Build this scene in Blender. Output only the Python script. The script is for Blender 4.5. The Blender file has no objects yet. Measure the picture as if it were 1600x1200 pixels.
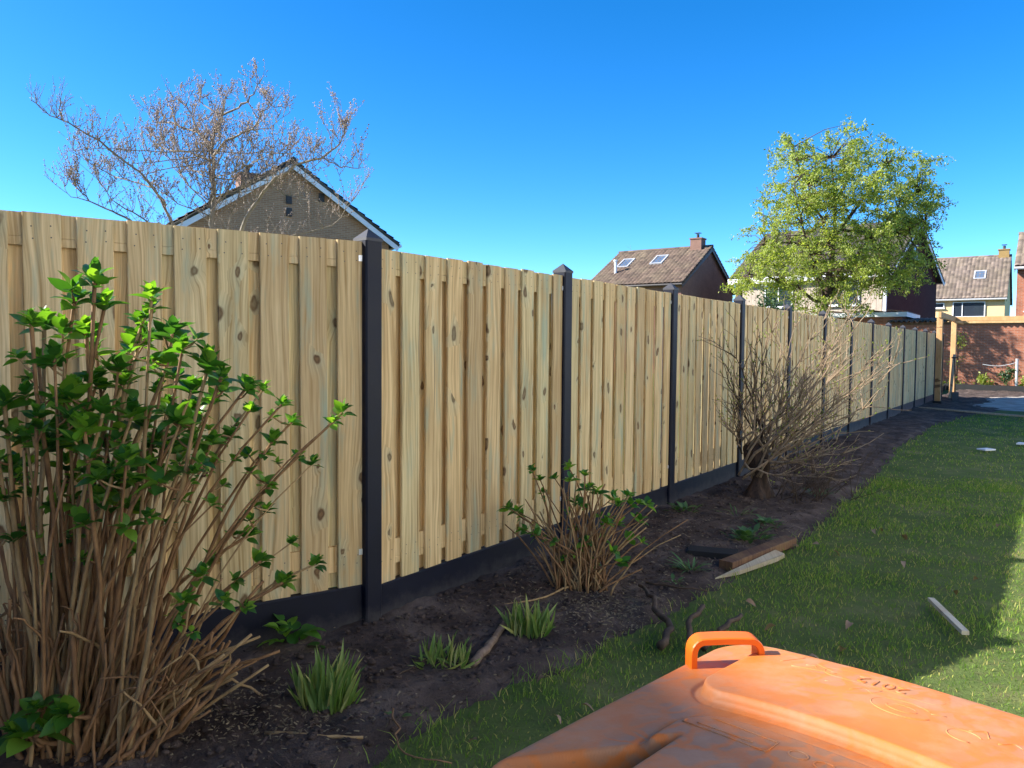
import bpy, math, random
import numpy as np
from mathutils import Vector, Matrix
R = math.radians
random.seed(7); rng = np.random.default_rng(7)
scn = bpy.context.scene
COL = scn.collection
# ------------------------------------------------------------------ camera
PITCH, ROLL = R(2.7), R(0.46)
cd = bpy.data.cameras.new('camera'); cam = bpy.data.objects.new('camera', cd); COL.objects.link(cam)
cam.location = (0, 0, 1.5)
cam.rotation_mode = 'QUATERNION'
cam.rotation_quaternion = (Matrix.Rotation(R(90) - PITCH, 3, 'X') @ Matrix.Rotation(ROLL, 3, 'Z')).to_quaternion()
cd.sensor_fit = 'HORIZONTAL'; cd.sensor_width = 36; cd.lens = 36 * 1202 / 1600
cd.clip_start = .05; cd.clip_end = 2000
scn.camera = cam
# ------------------------------------------------------------------ sky, sun, exposure
SUN_EL = 31.8
w = bpy.data.worlds.new('World'); scn.world = w; w.use_nodes = True
nt = w.node_tree; nt.nodes.clear()
sky = nt.nodes.new('ShaderNodeTexSky'); sky.sky_type = 'NISHITA'; sky.sun_disc = False
sky.sun_elevation = R(SUN_EL); sky.sun_rotation = R(-90); sky.air_density = .5; sky.dust_density = .15; sky.ozone_density = 2.0
hs = nt.nodes.new('ShaderNodeHueSaturation'); hs.inputs['Hue'].default_value = .5; hs.inputs['Saturation'].default_value = 1.36
bg = nt.nodes.new('ShaderNodeBackground'); bg.inputs['Strength'].default_value = .118
wo = nt.nodes.new('ShaderNodeOutputWorld')
nt.links.new(sky.outputs[0], hs.inputs['Color']); nt.links.new(hs.outputs[0], bg.inputs[0]); nt.links.new(bg.outputs[0], wo.inputs[0])
sd = bpy.data.lights.new('sun', 'SUN'); sun = bpy.data.objects.new('sun', sd); COL.objects.link(sun)
sd.energy = 4.0; sd.angle = R(.53); sd.color = (1, .95, .86)
sdir = Vector((-math.cos(R(SUN_EL)), .01, math.sin(R(SUN_EL))))
sun.rotation_euler = sdir.to_track_quat('Z', 'Y').to_euler(); sun.location = (-20, 0, 15)
vs = scn.view_settings; vs.view_transform = 'Standard'; vs.look = 'None'; vs.gamma = 1; vs.use_curve_mapping = False
vs.exposure = 1.7
# ------------------------------------------------------------------ directions of the plot
FD = Vector((.5764, .8171, 0))      # along the fence, away from the camera
FN = Vector((.8171, -.5764, 0))     # from the fence towards the lawn
F0 = -FN * 2.9
def fp(s, wd=0, z=0): p = F0 + FD * s + FN * wd; return Vector((p.x, p.y, z))
K = 1202.
def sk(px, py, Y):                  # sketch units -> metres on the upright plane at distance Y
    return Vector(((px - 800) * Y / K, Y, 1.5 + (543.3 + (px - 800) * .008 - py) * Y / K))
# ------------------------------------------------------------------ mesh helpers
class MB:
    def __init__(s): s.v = []; s.f = []
    def add(s, vs, fs):
        o = len(s.v); s.v += [tuple(p) for p in vs]; s.f += [tuple(i + o for i in f) for f in fs]
    def box(s, c, size, M=None):
        x, y, z = [a / 2 for a in size]; c = Vector(c)
        P = [Vector(p) for p in ((-x,-y,-z),(x,-y,-z),(x,y,-z),(-x,y,-z),(-x,-y,z),(x,-y,z),(x,y,z),(-x,y,z))]
        P = [(M @ p if M else p) + c for p in P]
        s.add(P, [(3,2,1,0),(4,5,6,7),(0,1,5,4),(1,2,6,5),(2,3,7,6),(3,0,4,7)])
    def prism(s, prof, p0, p1, ux, uy):
        n = len(prof); a = [Vector(p0) + ux * q[0] + uy * q[1] for q in prof]; b = [Vector(p1) + ux * q[0] + uy * q[1] for q in prof]
        s.add(a + b, [tuple(range(n))[::-1], tuple(range(n, 2 * n))] + [(i, (i + 1) % n, n + (i + 1) % n, n + i) for i in range(n)])
    def beam(s, p0, p1, wd, th, upv=Vector((0, 0, 1))):
        p0, p1 = Vector(p0), Vector(p1); t = (p1 - p0).normalized(); sx = t.cross(upv)
        if sx.length < 1e-4: sx = Vector((1, 0, 0))
        sx.normalize(); sy = sx.cross(t); c = min(wd, th) * .06
        a, b = wd / 2, th / 2
        s.prism([(-a, -b + c), (-a + c, -b), (a - c, -b), (a, -b + c), (a, b - c), (a - c, b), (-a + c, b), (-a, b - c)], p0, p1, sx, sy)
    def tube(s, pts, rad, n=6, cap=True):
        pts = [Vector(p) for p in pts]; o = len(s.v); m = len(pts)
        t0 = (pts[1] - pts[0]).normalized(); u = t0.orthogonal().normalized()
        for i, p in enumerate(pts):
            t = (pts[min(i + 1, m - 1)] - pts[max(i - 1, 0)])
            t = t.normalized() if t.length > 1e-9 else t0
            u = (u - t * u.dot(t)); u = u.normalized() if u.length > 1e-6 else t.orthogonal().normalized()
            v = t.cross(u); r = rad[i] if hasattr(rad, '__len__') else rad
            for k in range(n):
                a = 2 * math.pi * k / n; s.v.append(tuple(p + u * (r * math.cos(a)) + v * (r * math.sin(a))))
        for i in range(m - 1):
            for k in range(n): a = o + i * n + k; b = o + i * n + (k + 1) % n; s.f.append((a, b, b + n, a + n))
        if cap: s.f.append(tuple(o + k for k in range(n))[::-1]); s.f.append(tuple(o + (m - 1) * n + k for k in range(n)))
    def mesh(s, name, smooth=False):
        me = bpy.data.meshes.new(name); me.from_pydata(s.v, [], s.f); me.update()
        if smooth: me.polygons.foreach_set('use_smooth', [True] * len(me.polygons))
        return me
    def build(s, name, mat, parent=None, smooth=False, loc=(0, 0, 0)):
        return ob(name, s.mesh(name, smooth), mat, parent, loc)
def ob(name, me, mat=None, parent=None, loc=(0, 0, 0), rot=(0, 0, 0)):
    o = bpy.data.objects.new(name, me); COL.objects.link(o); o.location = loc; o.rotation_euler = rot
    if mat and not me.materials: me.materials.append(mat)
    if parent: o.parent = parent
    return o
def tag(o, label=None, cat=None, group=None, kind=None):
    if label: o['label'] = label
    if cat: o['category'] = cat
    if group: o['group'] = group
    if kind: o['kind'] = kind
    return o
def empty(name, loc, rz=0, label=None, cat=None, group=None):
    o = bpy.data.objects.new(name, None); COL.objects.link(o); o.location = loc; o.rotation_euler = (0, 0, rz); o.empty_display_size = .1
    return tag(o, label, cat, group)
def npmesh(name, V, Fq, smooth=False, tint=None):     # numpy quads or tris
    me = bpy.data.meshes.new(name); V = np.asarray(V, np.float32); Fq = np.asarray(Fq, np.int32); k = Fq.shape[1]
    me.vertices.add(len(V)); me.vertices.foreach_set('co', V.ravel())
    me.loops.add(Fq.size); me.loops.foreach_set('vertex_index', Fq.ravel())
    me.polygons.add(len(Fq)); me.polygons.foreach_set('loop_start', np.arange(0, Fq.size, k, dtype=np.int32))
    if smooth: me.polygons.foreach_set('use_smooth', np.ones(len(Fq), bool))
    me.update(calc_edges=True)
    if tint is not None:
        a = me.attributes.new('tint', 'FLOAT', 'POINT'); a.data.foreach_set('value', np.asarray(tint, np.float32))
    return me
# ------------------------------------------------------------------ material helpers
class MT:
    def __init__(s, name):
        s.m = bpy.data.materials.new(name); s.m.use_nodes = True; s.nt = s.m.node_tree
        s.b = s.nt.nodes['Principled BSDF']; s.out = s.nt.nodes['Material Output']
    def n(s, typ, props=None, **ins):
        nd = s.nt.nodes.new('ShaderNode' + typ)
        for k, v in (props or {}).items(): setattr(nd, k, v)
        for k, v in ins.items():
            key = int(k[1:]) if k[0] == 'i' and k[1:].isdigit() else k.replace('_', ' ')
            s.set(nd.inputs[key], v)
        return nd
    def set(s, sock, v):
        if hasattr(v, 'is_linked'): s.nt.links.new(v, sock)
        else: sock.default_value = v
    def math(s, op, a, b=0., c=0.): return s.n('Math', {'operation': op}, i0=a, i1=b, i2=c).outputs[0]
    def mix(s, f, a, b, mode='MIX'):
        return s.n('MixRGB', {'blend_type': mode}, i0=f, i1=a, i2=b).outputs[0]
    def ramp(s, f, stops):
        nd = s.n('ValToRGB', None, i0=f); e = nd.color_ramp.elements
        while len(e) < len(stops): e.new(.5)
        for k, (p, c) in enumerate(stops): e[k].position = p; e[k].color = c if len(c) == 4 else (*c, 1)
        return nd.outputs[0]
    def noise(s, vec, scale, detail=3., rough=.55, dist=0.): return s.n('TexNoise', None, Vector=vec, Scale=scale, Detail=detail, Roughness=rough, Distortion=dist).outputs[0]
    def coord(s, kind='Object'): return s.n('TexCoord').outputs[kind]
    def pos(s): return s.n('NewGeometry').outputs['Position']
    def map(s, vec, scale=(1, 1, 1), loc=(0, 0, 0), rot=(0, 0, 0)): return s.n('Mapping', None, Vector=vec, Scale=scale, Location=loc, Rotation=rot).outputs[0]
    def vadd(s, a, b): return s.n('VectorMath', {'operation': 'ADD'}, i0=a, i1=b).outputs[0]
    def rnd(s): return s.n('ObjectInfo').outputs['Random']
    def attr(s, nm): return s.n('Attribute', {'attribute_name': nm}).outputs['Fac']
    def fin(s, color=None, rough=.6, spec=.5, bump=None, bs=.3, bd=.01):
        if color is not None: s.set(s.b.inputs['Base Color'], color if hasattr(color, 'is_linked') else (*color, 1))
        s.set(s.b.inputs['Roughness'], rough); s.b.inputs['Specular IOR Level'].default_value = spec
        if bump is not None:
            nd = s.n('Bump', None, Height=bump, Strength=bs, Distance=bd); s.nt.links.new(nd.outputs[0], s.b.inputs['Normal'])
        return s.m
    def translucent(s, color, fac):
        t = s.n('BsdfTranslucent'); s.set(t.inputs[0], color)
        mx = s.n('MixShader', None, i0=fac); s.nt.links.new(s.b.outputs[0], mx.inputs[1]); s.nt.links.new(t.outputs[0], mx.inputs[2])
        s.nt.links.new(mx.outputs[0], s.out.inputs[0])
def plain(name, col, rough=.6, spec=.4, var=.12, scale=8., bs=.15):
    m = MT(name); c = m.coord(); n = m.noise(c, scale, 5.)
    lo = [x * (1 - var) for x in col]; hi = [min(1, x * (1 + var)) for x in col]
    return m.fin(m.ramp(n, [(.3, lo), (.7, hi)]), rough, spec, n, bs)
# --- treated pine
def wood(name, light, dark, green=1., gs=1.):
    m = MT(name); rnd = m.rnd()
    off = m.n('CombineXYZ', None, X=m.math('MULTIPLY', rnd, 37.), Y=m.math('MULTIPLY', rnd, 11.), Z=m.math('MULTIPLY', rnd, 61.)).outputs[0]
    p = m.vadd(m.coord(), off)
    sp0 = m.n('SeparateXYZ', None, i0=p); v2 = m.n('CombineXYZ', None, X=m.math('MULTIPLY', sp0.outputs[0], 9. * gs), Y=m.math('MULTIPLY', sp0.outputs[2], 5.2 * gs), Z=0.).outputs[0]
    v2 = m.vadd(v2, m.n('VectorMath', {'operation': 'SCALE'}, i0=m.n('TexNoise', None, Vector=m.map(p, (14, 5, 7)), Scale=1., Detail=3.).outputs[1], Scale=.55).outputs[0])
    vo = m.n('TexVoronoi', {'feature': 'F1', 'voronoi_dimensions': '2D'}, Vector=v2, Scale=1., Randomness=1.)
    dist = vo.outputs['Distance']; cellr = m.n('SeparateColor', None, i0=vo.outputs['Color']).outputs[0]
    on = m.math('GREATER_THAN', cellr, .80)
    size = m.math('MULTIPLY_ADD', cellr, .95, -.70)
    rel = m.math('DIVIDE', dist, size)
    knot = m.math('MULTIPLY', on, m.n('MapRange', None, Value=rel, i1=.72, i2=1.05, i3=1., i4=0.).outputs[0])
    halo = m.math('MULTIPLY', on, m.n('MapRange', None, Value=rel, i1=.8, i2=3.2, i3=1., i4=0.).outputs[0])
    sep = m.n('SeparateXYZ', None, i0=p)
    warp = m.noise(m.map(p, (3, 3, .9)), 1., 2.)
    xx = m.math('ADD', m.math('MULTIPLY', sep.outputs[0], 75. * gs), m.math('MULTIPLY_ADD', halo, 1.6, m.math('MULTIPLY', warp, 9.)))
    gv = m.n('CombineXYZ', None, X=xx, Y=sep.outputs[1], Z=m.math('MULTIPLY', sep.outputs[2], 1.3)).outputs[0]
    grain = m.noise(gv, 1., 4., .65)
    rings = m.math('SINE', m.math('MULTIPLY', rel, 8.))
    fine = m.noise(m.map(p, (420, 60, 9)), 1., 2.)
    col = m.ramp(grain, [(.28, dark), (.46, [a * .55 + b * .45 for a, b in zip(light, dark)]), (.62, light), (.85, [min(1, a * 1.1) for a in light])])
    tone = m.ramp(rnd, [(0, (.72, .68, .60)), (.2, (1, .98, .90)), (.4, (.86, .80, .68)), (.6, (.86, .93, .86)), (.8, (1, .92, .78)), (1, (.92, .96, .90))])
    col = m.mix(1., col, tone, 'MULTIPLY')
    blot = m.noise(m.map(p, (5, 5, 1.6)), 1., 3.)
    col = m.mix(m.math('MULTIPLY', m.n('MapRange', None, Value=blot, i1=.5, i2=.75, i3=0., i4=.45).outputs[0], 1.), col, (.42, .25, .10, 1), 'MIX')
    gn = m.noise(m.map(p, (13, 9, 1.9)), 1., 4., .6)
    gm = m.math('MULTIPLY', m.n('MapRange', None, Value=gn, i1=.54, i2=.72, i3=0., i4=.7 * green).outputs[0], 1.)
    gm = m.math('MAXIMUM', gm, m.math('MULTIPLY', halo, m.math('MULTIPLY', gn, .6 * green)))
    col = m.mix(gm, col, (.33, .43, .33, 1))
    ck = m.n('MapRange', None, Value=m.noise(m.map(p, (55, 3, .55)), 1., 2., .5), i1=.70, i2=.735, i3=0., i4=.75).outputs[0]
    col = m.mix(ck, col, (.13, .075, .035, 1))
    kc = m.mix(m.math('MULTIPLY_ADD', rings, .18, m.math('MULTIPLY', m.noise(m.map(p, (60, 20, 40)), 1., 3.), .8)), m.mix(rnd, (.07, .032, .014, 1), (.14, .08, .035, 1)), m.mix(rnd, (.30, .16, .065, 1), (.34, .30, .18, 1)))
    col = m.mix(m.math('MULTIPLY', knot, .95), col, kc)
    col = m.mix(m.math('MULTIPLY', fine, .55), col, m.mix(1., col, (.62, .58, .52, 1), 'MULTIPLY'))
    return m.fin(col, .72, .25, m.math('ADD', grain, m.math('MULTIPLY', fine, .5)), .35, .002)
W_FENCE = wood('treated_pine', (.87, .685, .42), (.41, .265, .115))
W_RAW = wood('raw_douglas', (.70, .44, .23), (.56, .31, .14), 0., .8)
W_BATTEN = wood('planed_white_batten', (.84, .78, .66), (.66, .58, .46), 0.)
W_OLD = wood('old_brown_timber', (.20, .11, .07), (.10, .05, .035), 0.)
W_PALE = wood('pale_weathered_timber', (.50, .43, .34), (.33, .27, .2), .3)
# --- dark coated concrete
m = MT('dark_coated_concrete'); c = m.pos(); n = m.noise(c, 9., 5.); n2 = m.noise(c, 160., 2.)
dust = m.n('MapRange', None, Value=m.noise(c, 26., 6., .7), i1=.6, i2=.8, i3=0., i4=.2).outputs[0]
zc = m.n('SeparateXYZ', None, i0=c).outputs[2]; spl = m.math('MULTIPLY', m.n('MapRange', None, Value=m.math('ADD', zc, m.math('MULTIPLY', m.noise(c, 14., 6., .7), -.22)), i1=-.06, i2=.05, i3=.75, i4=0.).outputs[0], 1.)
dust = m.math('MAXIMUM', dust, spl)
CONC = m.fin(m.mix(dust, m.ramp(n, [(.3, (.003, .004, .013)), (.7, (.005, .007, .019))]), (.06, .055, .055, 1)), m.math('MULTIPLY_ADD', n, .2, .42), .28, n2, .12, .002)
METAL = plain('zinc_plated', (.72, .73, .75), .35, .6); METAL.node_tree.nodes['Principled BSDF'].inputs['Metallic'].default_value = .6
# --- soil
m = MT('dark_garden_soil'); p = m.pos(); n1 = m.noise(p, 3.2, 6., .6); n2 = m.noise(p, 38., 6., .7); n3 = m.noise(p, 170., 3., .6)
col = m.ramp(n1, [(.3, (.055, .040, .034)), (.5, (.115, .084, .070)), (.72, (.24, .182, .148))])
col = m.mix(m.math('MULTIPLY', n2, .7), col, m.mix(1., col, (.45, .42, .42, 1), 'MULTIPLY'))
spk = m.n('MapRange', None, Value=n3, i1=.70, i2=.76, i3=0., i4=.6).outputs[0]
col = m.mix(spk, col, (.22, .17, .12, 1))
SOIL = m.fin(col, .95, .15, m.math('ADD', n2, m.math('MULTIPLY', n3, .5)), .9, .02)
# --- lawn soil below the blades
m = MT('lawn_thatch'); p = m.pos(); n1 = m.noise(p, 1.7, 5., .6); n2 = m.noise(p, 60., 5., .7); n3 = m.noise(p, 9., 4.)
col = m.ramp(n1, [(.3, (.10, .17, .045)), (.55, (.18, .24, .075)), (.75, (.34, .32, .15))])
col = m.mix(m.n('MapRange', None, Value=n3, i1=.5, i2=.75, i3=0., i4=.65).outputs[0], col, (.19, .16, .09, 1))
col = m.mix(n2, m.mix(1., col, (.55, .55, .5, 1), 'MULTIPLY'), col)
LAWN = m.fin(col, .95, .1, n2, 1., .03)
m = MT('grass_blade'); t = m.attr('tint'); p = m.pos(); n1 = m.noise(p, .9, 4.)
col = m.ramp(t, [(0, (.08, .17, .028)), (.5, (.16, .28, .05)), (.8, (.30, .38, .09)), (.93, (.38, .36, .14)), (1, (.46, .40, .2))])
col = m.mix(n1, col, m.mix(1., col, (1.25, 1.1, .8, 1), 'MULTIPLY')); GRASS = m.fin(col, .6, .3); m.translucent(m.mix(1., col, (1.3, 1.4, .7, 1), 'MULTIPLY'), .45)
SAND = plain('pale_sand_bed', (.42, .36, .30), .95, .1, .35, 2.5, .5)
# --- leaves
def leafmat(name, stops, tr=.48, rough=.34, src='obj', trc=(1.5, 1.6, .5, 1)):
    m = MT(name); v = m.rnd() if src == 'obj' else m.attr('tint'); col = m.ramp(v, stops)
    col = m.mix(m.noise(m.coord(), 40., 3.), m.mix(1., col, (.75, .8, .75, 1), 'MULTIPLY'), col)
    m.fin(col, rough, .45); m.translucent(m.mix(1., col, trc, 'MULTIPLY'), tr); return m.m
LEAF_ST = [(0, (.045, .14, .03)), (.4, (.08, .22, .03)), (.75, (.17, .34, .04)), (1, (.28, .46, .06))]
HYD = leafmat('hydrangea_leaf', LEAF_ST); HYD_T = leafmat('hydrangea_leaf_mass', LEAF_ST, src='t')
LILY = leafmat('lily_leaf', [(0, (.10, .19, .035)), (.5, (.20, .29, .07)), (.8, (.36, .38, .12)), (1, (.50, .45, .2))], .3, .5)
WEED = leafmat('weed_leaf', [(0, (.05, .12, .04)), (1, (.12, .22, .07))], .3, .5)
TREEL = leafmat('spring_tree_leaf', [(0, (.24, .30, .05)), (.5, (.38, .43, .09)), (1, (.54, .56, .2))], .55, .5, 't', (1.3, 1.35, .5, 1))
DARKL = leafmat('dark_evergreen_leaf', [(0, (.025, .06, .02)), (1, (.06, .11, .03))], .2, .5, 't')
BUD = leafmat('reddish_bud', [(0, (.36, .25, .21)), (.6, (.54, .40, .33)), (1, (.66, .52, .42))], .15, .6, 't', (1, 1, 1, 1))
DRY = leafmat('dry_leaf', [(0, (.20, .11, .06)), (1, (.38, .25, .17))], .15, .7)
def bark(name, a, b, sc=30., gl=.75):
    m = MT(name); p = m.pos(); n = m.noise(m.map(p, (1, 1, .35)), sc, 5., .65); n2 = m.noise(p, 6., 3.)
    col = m.mix(n2, m.ramp(n, [(.3, b), (.7, a)]), m.mix(1., m.ramp(n, [(.3, b), (.7, a)]), (.6, .62, .55, 1), 'MULTIPLY'))
    return m.fin(col, gl, .25, n, .5, .004)
CANE = bark('tan_cane', (.42, .23, .11), (.20, .10, .05)); CANE2 = bark('pale_cane', (.54, .36, .18), (.30, .18, .09))
BARK1 = bark('grey_bark', (.42, .35, .28), (.22, .18, .14), 18.); BARK2 = bark('dark_bark', (.14, .09, .06), (.05, .034, .025), 22.)
STUMPM = bark('stump_bark', (.10, .058, .04), (.02, .014, .011), 34.); TWIGM = bark('pale_twig', (.46, .34, .23), (.27, .18, .12), 30.)
LOGM = bark('barkless_log', (.32, .23, .17), (.14, .09, .07), 30.); CHIP = leafmat('wood_chip', [(0, (.10, .07, .04)), (1, (.30, .22, .13))], 0.02, .8, 't', (1, 1, 1, 1))
# --- masonry
def brick(name, c1, c2, mortar, scale=1., wall_rot=0.):
    m = MT(name); p = m.coord(); s = m.n('SeparateXYZ', None, i0=p)
    v = m.n('CombineXYZ', None, X=m.math('ADD', s.outputs[0], s.outputs[1]), Y=s.outputs[2], Z=0.).outputs[0]
    b = m.n('TexBrick', {'offset': .5}, Vector=v, Color1=(*c1, 1), Color2=(*c2, 1), Mortar=(*mortar, 1), Scale=1., Mortar_Size=.009, Mortar_Smooth=.3, Bias=0., Brick_Width=.22, Row_Height=.066)
    n = m.noise(p, 2., 4.); col = m.mix(n, b.outputs[0], m.mix(1., b.outputs[0], (.68, .66, .66, 1), 'MULTIPLY'))
    col = m.mix(m.math('MULTIPLY', m.noise(p, 30., 3.), .4), col, m.mix(1., col, (.7, .68, .68, 1), 'MULTIPLY'))
    return m.fin(col, .9, .15, b.outputs[1], -.5, .01)
B_GREY = brick('grey_brown_brick', (.52, .29, .165), (.40, .22, .125), (.52, .37, .25))
B_BROWN = brick('brown_brick', (.32, .18, .13), (.27, .15, .11), (.30, .21, .17))
B_PURPLE = brick('dark_purple_brick', (.085, .04, .042), (.065, .03, .034), (.085, .05, .05))
B_ORANGE = brick('orange_red_brick', (.46, .165, .09), (.34, .115, .065), (.38, .26, .2))
B_YEL = brick('yellow_brick', (.42, .27, .09), (.36, .22, .07), (.36, .28, .16))
CREAM = plain('cream_render', (.78, .54, .28), .9, .1, .05, 2.)
RENDER = plain('off_white_render', (.80, .79, .77), .9, .1, .04, 2.)  # pale walls of the added house that bounces light
CLAD = plain('beige_cladding', (.40, .33, .27), .8, .2, .15, 3.)
WHITE = plain('white_paint', (.74, .74, .76), .45, .4, .05, 3.); DARKP = plain('dark_paint', (.04, .035, .035), .5, .4)
GREYP = plain('light_grey_sheet', (.45, .45, .46), .5, .4)
def tile(name, a, b):
    m = MT(name); p = m.coord(); n = m.noise(p, 3.5, 5., .65); n2 = m.noise(p, .7, 3.)
    sn = m.n('VectorMath', {'operation': 'SNAP'}, i0=p, i1=(.26, .34, 9.)).outputs[0]; wn = m.n('TexWhiteNoise', {'noise_dimensions': '3D'}, Vector=sn).outputs[0]
    col = m.mix(m.n('MapRange', None, Value=n2, i1=.4, i2=.7, i3=0., i4=.5).outputs[0], m.ramp(n, [(.3, a), (.7, b)]), (.20, .17, .11, 1))
    col = m.mix(wn, m.mix(1., col, (.62, .6, .6, 1), 'MULTIPLY'), m.mix(1., col, (1.2, 1.15, 1.1, 1), 'MULTIPLY'))
    return m.fin(col, .8, .25, n, .3)
T_BROWN = tile('brown_roof_tile', (.095, .066, .052), (.155, .11, .087)); T_DARK = tile('dark_roof_tile', (.035, .034, .036), (.07, .066, .066)); T_GREY = tile('grey_brown_roof_tile', (.17, .135, .11), (.27, .215, .18))
m = MT('window_glass'); GLASS = m.fin((.03, .04, .055), .06, .8)
m = MT('skylight_glass'); SKYG = m.fin((.10, .14, .2), .08, .9)
# --- bin plastics
m = MT('weathered_orange_plastic'); p = m.coord(); n1 = m.noise(p, 7., 6., .65); n2 = m.noise(p, 60., 4., .6)
vo = m.n('TexVoronoi', {'feature': 'DISTANCE_TO_EDGE'}, Vector=m.vadd(m.map(p, (1, 1.4, 1)), m.n('VectorMath', {'operation': 'SCALE'}, i0=m.n('TexNoise', None, Vector=p, Scale=14., Detail=4.).outputs[1], Scale=.10).outputs[0]), Scale=21.)
pud = m.math('MULTIPLY', m.n('MapRange', None, Value=vo.outputs['Distance'], i1=.06, i2=.16, i3=0., i4=1.).outputs[0], m.n('MapRange', None, Value=m.noise(p, 4.5, 3.), i1=.40, i2=.54, i3=0., i4=.85).outputs[0])
col = m.ramp(n1, [(.3, (.60, .155, .022)), (.55, (.62, .185, .038)), (.75, (.62, .225, .085))])
col = m.mix(pud, col, (.40, .19, .09, 1))
sc = m.n('MapRange', None, Value=m.noise(m.map(p, (60, 260, 60), rot=(0, 0, .5)), 1., 4., .7), i1=.62, i2=.72, i3=0., i4=.6).outputs[0]
col = m.mix(sc, col, (.33, .15, .07, 1))
spk = m.n('MapRange', None, Value=m.noise(p, 330., 3., .7), i1=.60, i2=.72, i3=0., i4=.55).outputs[0]
col = m.mix(m.math('MULTIPLY', spk, m.n('MapRange', None, Value=m.noise(p, 9., 3.), i1=.4, i2=.6, i3=.1, i4=1.).outputs[0]), col, (.30, .15, .08, 1))
film = m.n('MapRange', None, Value=m.noise(p, 16., 6., .7), i1=.45, i2=.68, i3=0., i4=.4).outputs[0]
col = m.mix(film, col, (.58, .31, .17, 1))
LID = m.fin(col, m.math('MULTIPLY_ADD', n1, .22, .44), .4, m.math('ADD', n2, m.math('MULTIPLY', pud, -.5)), .08, .002)
m = MT('bright_orange_plastic'); LIDH = m.fin((.85, .17, .012), .38, .45); m.translucent((.9, .2, .01, 1), .18)
BODY = plain('grey_bin_plastic', (.10, .10, .105), .5, .4); RUBBER = plain('black_rubber', (.02, .02, .02), .8, .2)

# ================================================================== SETTING
# ground: lawn sheet to the horizon, soil bed, sand bed
g = MB(); xs = [-600, -60, -8, -3, 0, 3, 8, 20, 60, 600]
for y in xs:
    for x in xs: g.v.append((x, y + 8, -.006))
for j in range(9):
    for i in range(9): a = j * 10 + i; g.f.append((a, a + 1, a + 11, a + 10))
tag(g.build('lawn', LAWN), 'lawn around the plot', kind='structure')
P1 = Vector((-.745, 3.98, 0)); D1 = Vector((-.829, -.559, 0))      # first post, and the bend of the near panels
edge_pts = [(-1.5, .2), (-1.15, 1.3), (-.8, 2.15), (-.526, 2.62), (-.251, 3.079), (.253, 3.574), (.781, 4.148), (1.363, 4.863), (2.146, 5.772), (2.921, 6.939), (4.085, 8.689), (5.822, 11.592), (8.4, 15.3), (10.4, 17.6), (12.1, 19.2), (15, 22.5), (19.5, 29)]
base_pts = [(-5.4, .9), (-4.4, 1.55), (-3.1, 2.43), (-2.0, 3.18), (-1.3, 3.65), (-.77, 4.0), (.0, 5.0), (.63, 5.95), (1.3, 6.9), (2.3, 8.3), (3.6, 10.15), (5.3, 12.6), (7.7, 16.0), (9.5, 18.5), (10.9, 20.5), (13.4, 24.0), (16.6, 28.5)]
def poly_at(pts, t):
    k = min(int(t), len(pts) - 2); f = t - k; return Vector(pts[k]).lerp(Vector(pts[k + 1]), f)
from mathutils import noise as mn
def fbm(x, y, s, o=4): return mn.fractal(Vector((x * s, y * s, 3.3)), 1., 2., o)
def soil_h(x, y, f):      # f: 0 at the fence, 1 at the lawn edge
    h = .055 * (1 - f) ** 1.2 + .016
    h += .022 * fbm(x, y, 1.6) + .017 * fbm(x + 9, y, 6.) + .008 * fbm(x, y + 5, 22., 4)
    e = min(1, (1 - f) * 9); return max(-.004, h * e + .004 * e - .012 * (1 - e))
rows = []; t = 0.
while t < len(edge_pts) - 1:
    rows.append(t); k = min(int(t), len(edge_pts) - 2)
    L = (Vector(edge_pts[k + 1]) - Vector(edge_pts[k])).length; t += min(.5, (.022 if k < 9 else .06 if k < 12 else .15) / L)
rows.append(len(edge_pts) - 1.0001); NW = 64
sv = []
for t in rows:
    a, b = poly_at(base_pts, t), poly_at(edge_pts, t); a = a + (a - b).normalized() * .06
    wob = .07 * fbm(b.x, b.y, 2.2) + .035 * fbm(b.x, b.y, 9.)
    b = b + (b - a).normalized() * wob
    for i in range(NW): f = i / (NW - 1); q = a.lerp(b, f); sv.append((q.x, q.y, soil_h(q.x, q.y, f)))
nr = len(rows); I = np.arange((nr - 1) * (NW - 1)); r_, c_ = I // (NW - 1), I % (NW - 1); q0 = r_ * NW + c_
tag(ob('soil_bed', npmesh('soil_bed', sv, np.stack([q0, q0 + 1, q0 + NW + 1, q0 + NW], 1), True), SOIL), 'dark bare soil bed along the fence', kind='structure')
def edge_s_w():
    S, Wd = [], []
    for q in edge_pts: v = Vector((*q, 0)) - F0; S.append(v.dot(FD)); Wd.append(v.dot(FN))
    return np.array(S), np.array(Wd)
ES, EW = edge_s_w()
sb = MB(); q = [(11.75, 20.6), (13.4, 18.7), (17.5, 16.2), (21, 22), (17.5, 26), (14.9, 25.2), (13.2, 22.6)]
NSB = 40; ctr = Vector((15.6, 21.2)); ring = []
for i in range(NSB):
    t = i / NSB * len(q); k = int(t); p = Vector(q[k]).lerp(Vector(q[(k + 1) % len(q)]), t - k); ring.append(p + (p - ctr).normalized() * .18 * fbm(p.x, p.y, 1.1))
sb.v = [(ctr.x, ctr.y, .075)] + [(*(ctr.lerp(p, .55)), .07 + .02 * fbm(p.x, p.y, 3.)) for p in ring] + [(*p, .0) for p in ring]
for i in range(NSB): j = (i + 1) % NSB; sb.f += [(0, 1 + i, 1 + j), (1 + i, 1 + NSB + i, 1 + NSB + j, 1 + j)]
tag(sb.build('sand_bed', SAND, smooth=True), 'pale sand bed levelled for paving', kind='structure')

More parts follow.
